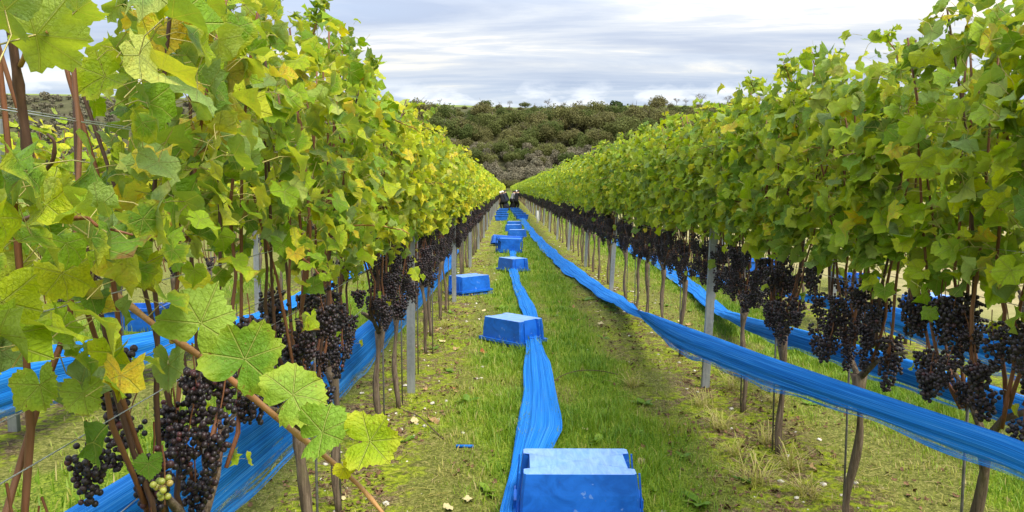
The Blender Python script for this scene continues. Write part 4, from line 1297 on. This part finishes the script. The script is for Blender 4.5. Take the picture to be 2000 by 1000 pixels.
crate((4.75, 14.3, 0), (0, 0, R(8)), 'open blue crate beyond the outer row, behind the first post of the greener row', GO, 1.1)
crate((5.45, 11.75, 0), (0, 0, R(-12)), 'open blue crate on the pale headland seen behind a dense knot of bunches', GO, 1.1)
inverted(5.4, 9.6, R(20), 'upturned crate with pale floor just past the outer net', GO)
crate((-4.25, 8.6, 0), (0, 0, R(5)), 'blue crate beyond the row next to the yellower row', GO, 1.1)

# ------------------------------------------------------------------ pickers
BLACK = simple('black_cloth', (0.012, 0.012, 0.015), 0.85, 0.15, 0.3, 30)
NAVY = simple('navy_cloth', (0.02, 0.024, 0.04), 0.85, 0.15, 0.3, 30)
WHITEC = simple('white_cloth', (0.72, 0.70, 0.68), 0.85, 0.15, 0.08, 30)
SKIN = simple('skin', (0.50, 0.30, 0.22), 0.55, 0.35, 0.06, 60)
HAIRM = simple('dark_hair', (0.025, 0.016, 0.012), 0.6, 0.3, 0.3, 90)
GREYC = simple('grey_cloth', (0.18, 0.18, 0.19), 0.85, 0.15, 0.2, 30)


def person(x, y, yaw, lean, knee, top, legs, hat, label, reach=0.9):
    """one skinned body: legs bent by knee, trunk leaning by lean, arms reaching to the bunches; faces local +Y"""
    J = {}; E = []; Rd = {}; part = {}
    def j(n, p, r, par=None, seg='top'):
        J[n] = np.array(p, float); Rd[n] = r
        if par: E.append((par, n)); part[(par, n)] = seg
    hipz = 0.12 + 0.80 * math.cos(knee * 0.9)
    cl, sl = math.cos(lean), math.sin(lean)
    def up(fwd, h, sx=0): return (sx, fwd * cl + h * sl, hipz + h * cl - fwd * sl)
    j('pelvis', (0, 0, hipz), 0.145)
    j('waist', up(0, 0.18), 0.13, 'pelvis'); j('chest', up(0.0, 0.38), 0.155, 'waist'); j('collar', up(0, 0.50), 0.10, 'chest')
    j('neck', up(0.015, 0.57), 0.055, 'collar', 'skin'); j('skull', up(0.035, 0.66), 0.085, 'neck', 'skin'); j('crown', up(0.03, 0.745), 0.075, 'skull', 'skin')
    j('nose', up(0.125, 0.665), 0.018, 'skull', 'skin')
    for s, n in ((-1, 'l'), (1, 'r')):
        j('sh' + n, up(0, 0.47, s * 0.18), 0.068, 'collar'); j('el' + n, up(0.16, 0.26, s * 0.24), 0.048, 'sh' + n)
        wr = np.array(up(0.40 * reach, 0.30, s * 0.17)); j('wr' + n, wr, 0.033, 'el' + n); hd = norm(wr - J['el' + n])
        j('palm' + n, wr + hd * 0.07, 0.036, 'wr' + n, 'skin')
        side = np.array((s, 0, 0.0))
        for k in range(4): j(f'fi{n}{k}', wr + hd * (0.15 - 0.012 * abs(k - 1)) + np.array((0.022 * (k - 1.5), 0, -0.02)), 0.009, 'palm' + n, 'skin')
        j(f'th{n}', wr + hd * 0.09 - side * 0.05, 0.010, 'palm' + n, 'skin')
        j('hip' + n, (s * 0.10, 0.0, hipz - 0.05), 0.125, 'pelvis', 'leg')
        kz = 0.10 + 0.40 * math.cos(knee * 0.5); j('kn' + n, (s * 0.12, 0.25 * math.sin(knee * 0.9), max(kz, 0.3)), 0.10, 'hip' + n, 'leg')
        j('an' + n, (s * 0.12, -0.02, 0.09), 0.085, 'kn' + n, 'leg'); j('toe' + n, (s * 0.13, 0.16, 0.04), 0.04, 'an' + n, 'boot')
    names = list(J); me = bpy.data.meshes.new('body'); me.from_pydata([tuple(J[n]) for n in names], [(names.index(a), names.index(b)) for a, b in E], [])
    ob = bpy.data.objects.new('tmp_body', me); COL.objects.link(ob)
    sk = ob.modifiers.new('skin', 'SKIN'); sk.use_smooth_shade = True
    for i, n in enumerate(names):
        me.skin_vertices[0].data[i].radius = (Rd[n], Rd[n] * (0.72 if n in ('chest', 'waist', 'pelvis', 'collar') else 1)); me.skin_vertices[0].data[i].use_root = (n == 'pelvis')
    ob.modifiers.new('sub', 'SUBSURF').levels = 1
    dg = bpy.context.evaluated_depsgraph_get(); bm_ = bpy.data.meshes.new_from_object(ob.evaluated_get(dg)); bpy.data.objects.remove(ob)
    for m_ in (top, legs, SKIN, HAIRM): bm_.materials.append(m_)
    idx = {'top': 0, 'leg': 1, 'skin': 2, 'boot': 3}
    A = np.array([J[a] for a, b in E]); B_ = np.array([J[b] for a, b in E]); segs = [part[e] for e in E]
    for p in bm_.polygons:
        c = np.array(p.center); t = np.clip(np.sum((c - A) * (B_ - A), 1) / np.sum((B_ - A) ** 2, 1), 0, 1); dd = np.linalg.norm(c - (A + (B_ - A) * t[:, None]), axis=1)
        p.material_index = idx[segs[int(np.argmin(dd))]]; p.use_smooth = True
    root = empty('person', (x, y, 0), yaw); tag(root, label, 'person', 'grape pickers at the end of the aisle')
    bm_.name = 'body'; obj('body', bm_, root)
    g_ = Geo(); c = np.array(up(0.015, 0.73)); 
    V = IV1 * np.array([0.10, 0.115, 0.085]); V = V[:]; g_.add(V + c, IF1)
    if hat is not None:
        a = np.linspace(0, 2 * np.pi, 16, endpoint=False); rim = np.stack([np.cos(a) * 0.15, np.sin(a) * 0.17, np.full(16, -0.02)], 1)
        VV = np.concatenate([rim + c, rim * (0.6, 0.6, 1) + c + (0, 0, 0.025)]); FF = []
        for k in range(16): FF += [(k, (k + 1) % 16, 16 + (k + 1) % 16), (k, 16 + (k + 1) % 16, 16 + k)]
        g_.add(VV, FF)
        obj('hat', g_.mesh('hat', [hat]), root)
    else: obj('hair', g_.mesh('hair', [HAIRM]), root)
    return root


person(-0.27, 54.5, R(35), R(34), 0.8, BLACK, BLACK, WHITEC, 'person in black stooping with a pale hat by the yellower row')
person(0.66, 55.0, R(-40), R(22), 0.75, BLACK, BLACK, None, 'person in long black clothes bending to the greener row, dark hair')
person(-0.02, 58.5, R(60), R(30), 0.8, NAVY, NAVY, WHITEC, 'person in navy with a white hat behind the stooping picker')
person(0.32, 59.5, R(-60), R(28), 0.8, GREYC, BLACK, None, 'person in a grey top and dark trousers in mid aisle')
person(0.52, 62.0, R(-75), R(25), 0.8, NAVY, BLACK, WHITEC, 'person in navy with a pale hat at the back of the group')
person(0.12, 64.0, R(80), R(25), 0.8, BLACK, NAVY, None, 'person in black seen between the others at the back')
# the black sack by the stooping picker
g_ = Geo(); V = IV2 * np.array([0.24, 0.20, 0.26]); V[:, 2] = np.maximum(V[:, 2], -0.2) + 0.2; V *= 1 + 0.10 * np.sin(V[:, [0]] * 30 + V[:, [2]] * 22); g_.add(V, IF2)
tag(obj('bin_bag', g_.mesh('bin_bag', [BLACK]), loc=(-0.03, 53.6, 0)), 'full black sack on the grass beside the stooping picker', 'sack')
# pale tube round a young vine
V, F = tube([(0, 0, -0.02), (0, 0, 0.3), (0, 0, 0.58)], 0.05, 10); g_ = Geo(); g_.add(V, F)
tag(obj('vine_guard', g_.mesh('vine_guard', [WHITEC]), loc=(1.42, 35, 0)), 'white plastic sleeve round a young vine in the greener row', 'guard')

# ------------------------------------------------------------------ things lying on the ground
FALLM = [Mat('fallen_leaf_%s' % n) for n in ('pale', 'tan', 'rust')]
FALL = []
for M, c in zip(FALLM, ((0.60, 0.50, 0.25), (0.42, 0.27, 0.12), (0.38, 0.13, 0.05))):
    n1 = M.noise(M.coord(), 40, 4, 0.6); FALL.append(M.done(M.pbr(M.ramp(n1, [(0.3, tuple(v * 0.55 for v in c)), (0.7, c)]), 0.8, 0.2)))
FM = []
for k in range(3):
    FM.append([tmesh('fallen_leaf', leaf_template(21, (0.5, 1.0), rg0.uniform(0.2, 0.7), rg0.uniform(-.2, 1.0), 0.2, 0.04, 700 + 5 * k + i, False), [FALL[k]]) for i in range(3)])
names3 = ('pale yellow fallen vine leaf on the mossy strip', 'tan fallen vine leaf curled on the ground', 'rust brown fallen leaf on the ground')
rgl = np.random.default_rng(31)
for i in range(80):
    side = rgl.random()
    x = rgl.normal(-0.62, 0.22) if side < 0.5 else rgl.normal(1.45, 0.25) if side < 0.85 else rgl.uniform(-0.4, 1.1)
    y = 2.6 + 12 * rgl.random() ** 1.3; k = 0 if rgl.random() < 0.5 else 1 if rgl.random() < 0.7 else 2
    s = rgl.uniform(0.022, 0.045)
    o = obj('fallen_leaf', FM[k][rgl.integers(3)], loc=(x, y, float(ground_h(np.array([x]), np.array([y]))[0]) + 0.016)); o.rotation_euler = (rgl.normal(0, .35), rgl.normal(0, .35), rgl.uniform(0, 6.28)); o.scale = (s, s, s)
    tag(o, names3[k], 'leaf', ('pale fallen leaves', 'tan fallen leaves', 'rust fallen leaves')[k])


# leafy weeds and dry tufts
def weed_mesh(seed):
    rg = np.random.default_rng(seed); g_ = Geo()
    for i in range(rg.integers(7, 12)):
        a = rg.uniform(0, 6.28); L = rg.uniform(0.05, 0.11); w = L * rg.uniform(0.16, 0.24); el = rg.uniform(0.2, 0.9); t = np.linspace(0, 1, 5)
        d = np.array((math.cos(a), math.sin(a), 0)); p = np.array((-math.sin(a), math.cos(a), 0))
        C = d * (t * L * math.cos(el))[:, None] + np.array((0, 0, 1)) * (L * math.sin(el) * (t - 0.55 * t ** 2))[:, None]
        wd = w * np.sin(np.clip(t * 0.92 + 0.08, 0, 1) * math.pi) ** 0.8
        V = np.concatenate([C - p * wd[:, None], C + p * wd[:, None] + (0, 0, 0.004)]); F = []
        for k in range(4): F += [(k, 5 + k, 6 + k), (k, 6 + k, k + 1)]
        g_.add(V, F, 0, tint=rg.uniform(0.12, 0.5))
    return g_.mesh('weed', [BLADE])


def tuft_mesh(seed, dry):
    rg = np.random.default_rng(seed); g_ = Geo()
    for i in range(70):
        a = rg.uniform(0, 6.28); L = rg.uniform(0.10, 0.26); lean = rg.uniform(0.3, 1.15); c0 = np.array((rg.normal(0, .03), rg.normal(0, .03), -0.01)); t = np.linspace(0, 1, 4)
        d = np.array((math.cos(a), math.sin(a), 0)); p = np.array((-math.sin(a), math.cos(a), 0)) * 0.0022
        C = c0 + d * (L * math.sin(lean) * t ** 1.4)[:, None] + np.array((0, 0, 1)) * (L * math.cos(lean) * (t - 0.35 * t ** 2))[:, None]
        V = np.concatenate([C - p, C + p]); F = []
        for k in range(3): F += [(k, 4 + k, 5 + k), (k, 5 + k, k + 1)]
        g_.add(V, F, 0, tint=rg.uniform(0.72, 1.0) if dry else rg.uniform(0.1, 0.6))
    return g_.mesh('grass_tuft', [BLADE])


WEEDS = [weed_mesh(800 + i) for i in range(5)]; TUFTS = [tuft_mesh(820 + i, True) for i in range(3)]
for i in range(46):
    x = rgl.normal(0.95, 0.3) if i < 22 else rgl.normal(-0.35, 0.2) if i < 34 else rgl.uniform(2.2, 3.4); y = 3.0 + 8 * rgl.random() ** 1.5
    if i >= 34: y += 2
    o = obj('weed', WEEDS[rgl.integers(5)], loc=(x, y, float(ground_h(np.array([x]), np.array([y]))[0]))); o.rotation_euler = (0, 0, rgl.uniform(0, 6.28)); s = rgl.uniform(0.7, 1.4); o.scale = (s, s, s)
    tag(o, 'broad leaved green weed in the short grass', 'weed', 'broad leaved weeds')
for i, (px, py) in enumerate(((1450, 905), (1510, 880), (1560, 930), (1420, 850), (1530, 800), (1240, 760), (1380, 800), (1600, 985), (868, 640), (905, 560), (1440, 770), (1490, 960))):
    z = 1.6 * FPX / (py - 368); x = (px - 990) / FPX * z
    o = obj('dry_grass_tuft', TUFTS[i % 3], loc=(x, z, float(ground_h(np.array([x]), np.array([z]))[0]))); o.rotation_euler = (0, 0, i * 1.7); s = 0.8 + 0.1 * (i % 4); o.scale = (s, s, s)
    tag(o, 'bleached dry grass tuft at the foot of the vines', 'grass tuft', 'dry grass tufts')
def arc_thing(name, pts, r, mat, label, cat):
    P = np.array(pts); o0 = P[0].copy(); t = np.linspace(0, len(P) - 1, 22); Q = np.stack([np.interp(t, np.arange(len(P)), P[:, i]) for i in range(3)], 1)
    for _ in range(5): Q[1:-1] = (Q[:-2] + 2 * Q[1:-1] + Q[2:]) / 4
    V, F = tube(Q - o0, r, 5); g_ = Geo(); g_.add(V, F); tag(obj(name, g_.mesh(name, [mat]), loc=tuple(o0)), label, cat)
arc_thing('twig', [(0.345, 6.05, 0.0), (0.44, 6.15, 0.06), (0.62, 6.25, 0.085), (0.82, 6.3, 0.06), (0.95, 6.33, 0.02)], 0.0035, TWIG, 'dark bent twig arching over the grass beside the blue net', 'twig')
arc_thing('pruned_cane', [(-0.74, 5.3, 0.02), (-0.6, 5.1, 0.04), (-0.48, 4.85, 0.02), (-0.40, 4.7, 0.01)], 0.004, TWIG, 'dark pruned cane lying beside the first post of the yellower row', 'cane')
g_ = Geo(); V, F = box((-0.055, -0.012, 0), (0.055, 0.012, 0.012)); V[:, 2] += 0.006 * np.sin(V[:, 0] * 60); g_.add(V, F, 0, netuv=np.stack([V[:, 0], V[:, 1] * 8, V[:, 2] * 0], 1))
tag(obj('net_scrap', g_.mesh('net_scrap', [NET]), loc=(-0.26, 4.55, 0.012)), 'small torn scrap of blue netting lying in the grass', 'net scrap')


# ------------------------------------------------------------------ the wooded hill
def crown_geo(seed, R0, n, size, squash=0.8, lumps=9):
    rg = np.random.default_rng(seed); cs = [np.zeros(3)]; rs = [R0 * 0.62]
    for i in range(lumps):
        d = norm(rg.normal(0, 1, 3)); d[2] = abs(d[2]) * 0.9 - 0.2; cs.append(d * R0 * rg.uniform(0.35, 0.95)); rs.append(R0 * rg.uniform(0.16, 0.40))
    cs = np.array(cs) * (1, 1, squash); rs = np.array(rs)
    w = rs ** 2 / np.sum(rs ** 2); k = rg.choice(len(rs), n, p=w)
    d = norm(rg.normal(0, 1, (n, 3))); P = cs[k] + d * (rs[k] * rg.uniform(0.72, 1.05, n))[:, None]
    P[:, 2] = np.maximum(P[:, 2], -R0 * 0.75)
    nrm = norm(d + rg.normal(0, 0.55, (n, 3))); M4 = basis(nrm, rg.normal(0, 1, (n, 3)), size * rg.uniform(0.6, 1.4, n), P)
    TV = np.array([(-.5, 0, -.08), (0, .55, .03), (.5, .05, -.08), (0.02, -.55, .03), (0, 0, .12)]); TF = np.array([(4, 1, 0), (4, 2, 1), (4, 3, 2), (4, 0, 3)])
    V, F = place_many(TV, TF, M4); return V, F, np.repeat(rg.random(n), 5)


def crown_mesh(seed, R0, n, size, mat, **kw):
    V, F, t = crown_geo(seed, R0, n, size, **kw); g_ = Geo(); g_.add(V, F, 0, tint=t); return g_.mesh('crown', [mat])


def trunk_mesh(seed, H, r):
    rg = np.random.default_rng(seed); g_ = Geo(); V, F = tube([(0, 0, -1.5), (0.1, 0, H * .4), (rg.normal(0, .2), rg.normal(0, .2), H)], [r, r * .8, r * .4], 6); g_.add(V, F)
    for i in range(5):
        a = rg.uniform(0, 6.28); z = H * rg.uniform(.5, .85); L = H * rg.uniform(.3, .5)
        V, F = tube([(0, 0, z), (math.cos(a) * L * .5, math.sin(a) * L * .5, z + L * .4), (math.cos(a) * L, math.sin(a) * L, z + L * .8)], [r * .4, r * .25, r * .08], 4); g_.add(V, F)
    return g_.mesh('trunk', [WOOD])


TREES = [(crown_mesh(900 + i, 6.0, 3000, 0.44, RUSSET if i % 3 == 2 else TREEC, lumps=22), trunk_mesh(900 + i, 8.0, 0.3)) for i in range(9)]
EVER = [(crown_mesh(930, 6.5, 1100, 0.85, DARKTREE), trunk_mesh(930, 8.0, 0.3))]
SCRUB = [(crown_mesh(940 + i, 2.4, 800, 0.33, SCRUBC, squash=0.75, lumps=7), trunk_mesh(940 + i, 2.0, 0.12)) for i in range(5)]


def bare_mesh(seed):
    rg = np.random.default_rng(seed); g_ = Geo(); crown = Geo()
    V, F = tube([(0, 0, -1), (0, 0, 2.5), (0.2, 0, 4)], [.28, .22, .16], 5); g_.add(V, F)
    def grow(p, d, L, r, lev):
        q = p + d * L; V, F = tube([p, (p + q) / 2 + rg.normal(0, .06 * L, 3), q], [r, r * .8, r * .5], 3, False); crown.add(V, F)
        if lev == 0: return
        for _ in range(4): grow(p + d * L * rg.uniform(.5, 1), norm(d + rg.normal(0, .55, 3) + (0, 0, .12)), L * rg.uniform(.55, .8), r * .55, lev - 1)
    for i in range(6):
        a = i * 1.05 + rg.uniform(0, .5); grow(np.array((0, 0, 2.5 + .3 * i)), norm((math.cos(a), math.sin(a), 1.0)), 2.6, .12, 3)
    return crown.mesh('crown', [WOOD]), g_.mesh('trunk', [WOOD])


BARE = [bare_mesh(960 + i) for i in range(3)]
rgt = np.random.default_rng(55)


def tree(x, y, kit, s, sz, label, group, name='tree', lift=7.0):
    z = float(hill_h(np.array([x]), np.array([y]))[0]); r_ = empty(name, (x, y, z), rgt.uniform(0, 6.28)); r_.scale = (s, s, s * sz); tag(r_, label, 'bush' if name == 'scrub_bush' else 'tree', group)
    obj('trunk', kit[1], r_); obj('crown', kit[0], r_, loc=(0, 0, lift)); return r_


GT = 'trees of the hillside wood'
pts = []
for y in list(np.arange(372, 464, 10.5)) + [468, 476, 484]:
    for x in np.arange(-68, 160, 10.5 if y < 464 else 8.0):
        if len(pts) < 400: pts.append((x + rgt.uniform(-4, 4) + (4 if int(y) % 2 else 0), y + rgt.uniform(-4, 4)))
for i, (x, y) in enumerate(pts):
    top = y > 463
    s = rgt.uniform(0.95, 1.75) * (0.7 if y < 400 else 1.0) * (0.66 if y > 446 else 1.0) * (0.52 if top else 1.0)
    k = int(rgt.integers(9)); kind = 'brownish' if k % 3 == 2 else 'olive green'
    tree(x, y, TREES[k], s, rgt.uniform(0.8, 1.1), f'small {kind} tree at the top edge of the wood' if top else f'{kind} broadleaf tree in the wood on the far hillside', f'{kind} trees at the top edge of the wood' if top else f'{kind} trees of the hillside wood', 'tree', 1.6 if top else 4.3)
# individual crowns that stand out
tree(66, 462, EVER[0], 1.15, 0.95, 'dark green rounded tree breaking the skyline of the wood', 'skyline trees', 'tree', 5.0)
tree(92, 466, TREES[2], 1.3, 1.0, 'tall russet tinged tree, highest on the wooded skyline', 'skyline trees', 'tree', 5.0)
tree(-14, 496, TREES[1], 0.9, 0.6, 'broad flat crowned tree on the crest near the end of the yellower row', 'skyline trees', 'tree', 4.0)
tree(12, 496, TREES[3], 0.75, 0.6, 'low olive tree on the crest above the aisle', 'skyline trees', 'tree', 4.0)
for x, k, s in ((2, 0, .7), (27, 1, .9), (48, 2, .75), (128, 0, 1.25), (118, 1, .7), (146, 2, 1.0), (167, 0, 1.1), (112, 2, .8), (38, 0, .55), (-44, 1, .6)):
    tree(x, 506, BARE[k], s * 0.8, 1.0, 'leafless tree standing on the skyline of the hill', 'leafless skyline trees', 'tree', 0.0)
GB = 'grey scrub bushes at the foot of the wood'
for i in range(270):
    x = rgt.uniform(-55, 110); y = rgt.uniform(334, 392); s = rgt.uniform(1.0, 2.2)
    tree(x, y, SCRUB[rgt.integers(5)], s, 1.0, 'grey brown scrub bush at the foot of the wooded hill', GB, 'scrub_bush', 1.9)
for i in range(14):
    x = rgt.uniform(-14, 24); y = rgt.uniform(312, 334); tree(x, y, TREES[rgt.integers(9)], rgt.uniform(.5, .75), .8, 'russet hedge tree just past the end of the rows', 'hedge trees past the rows', 'tree', 5.0)
# the rest of the slope, where single bushes cannot be told apart
g_ = Geo(); rgw = np.random.default_rng(66); KV, KF, KT = crown_geo(970, 2.6, 100, 0.85, squash=.75, lumps=6); 
for i in range(1300):
    x = rgw.uniform(-420, -62) if i < 1100 else rgw.uniform(150, 400); y = rgw.uniform(330, 492 if x > -150 else 478); s = rgw.uniform(.7, 1.5)
    a = rgw.uniform(0, 6.28); c_, s_ = math.cos(a), math.sin(a); V = (KV * s) @ np.array([[c_, s_, 0], [-s_, c_, 0], [0, 0, 1]]) + (x, y, float(hill_h(np.array([x]), np.array([y]))[0]) + 1.5 * s)
    g_.add(V, KF, 0, tint=np.clip(KT * .5 + rgw.random() * .5, 0, 1))
tag(obj('hillside_scrub', g_.mesh('hillside_scrub', [SCRUBC])), kind='stuff')
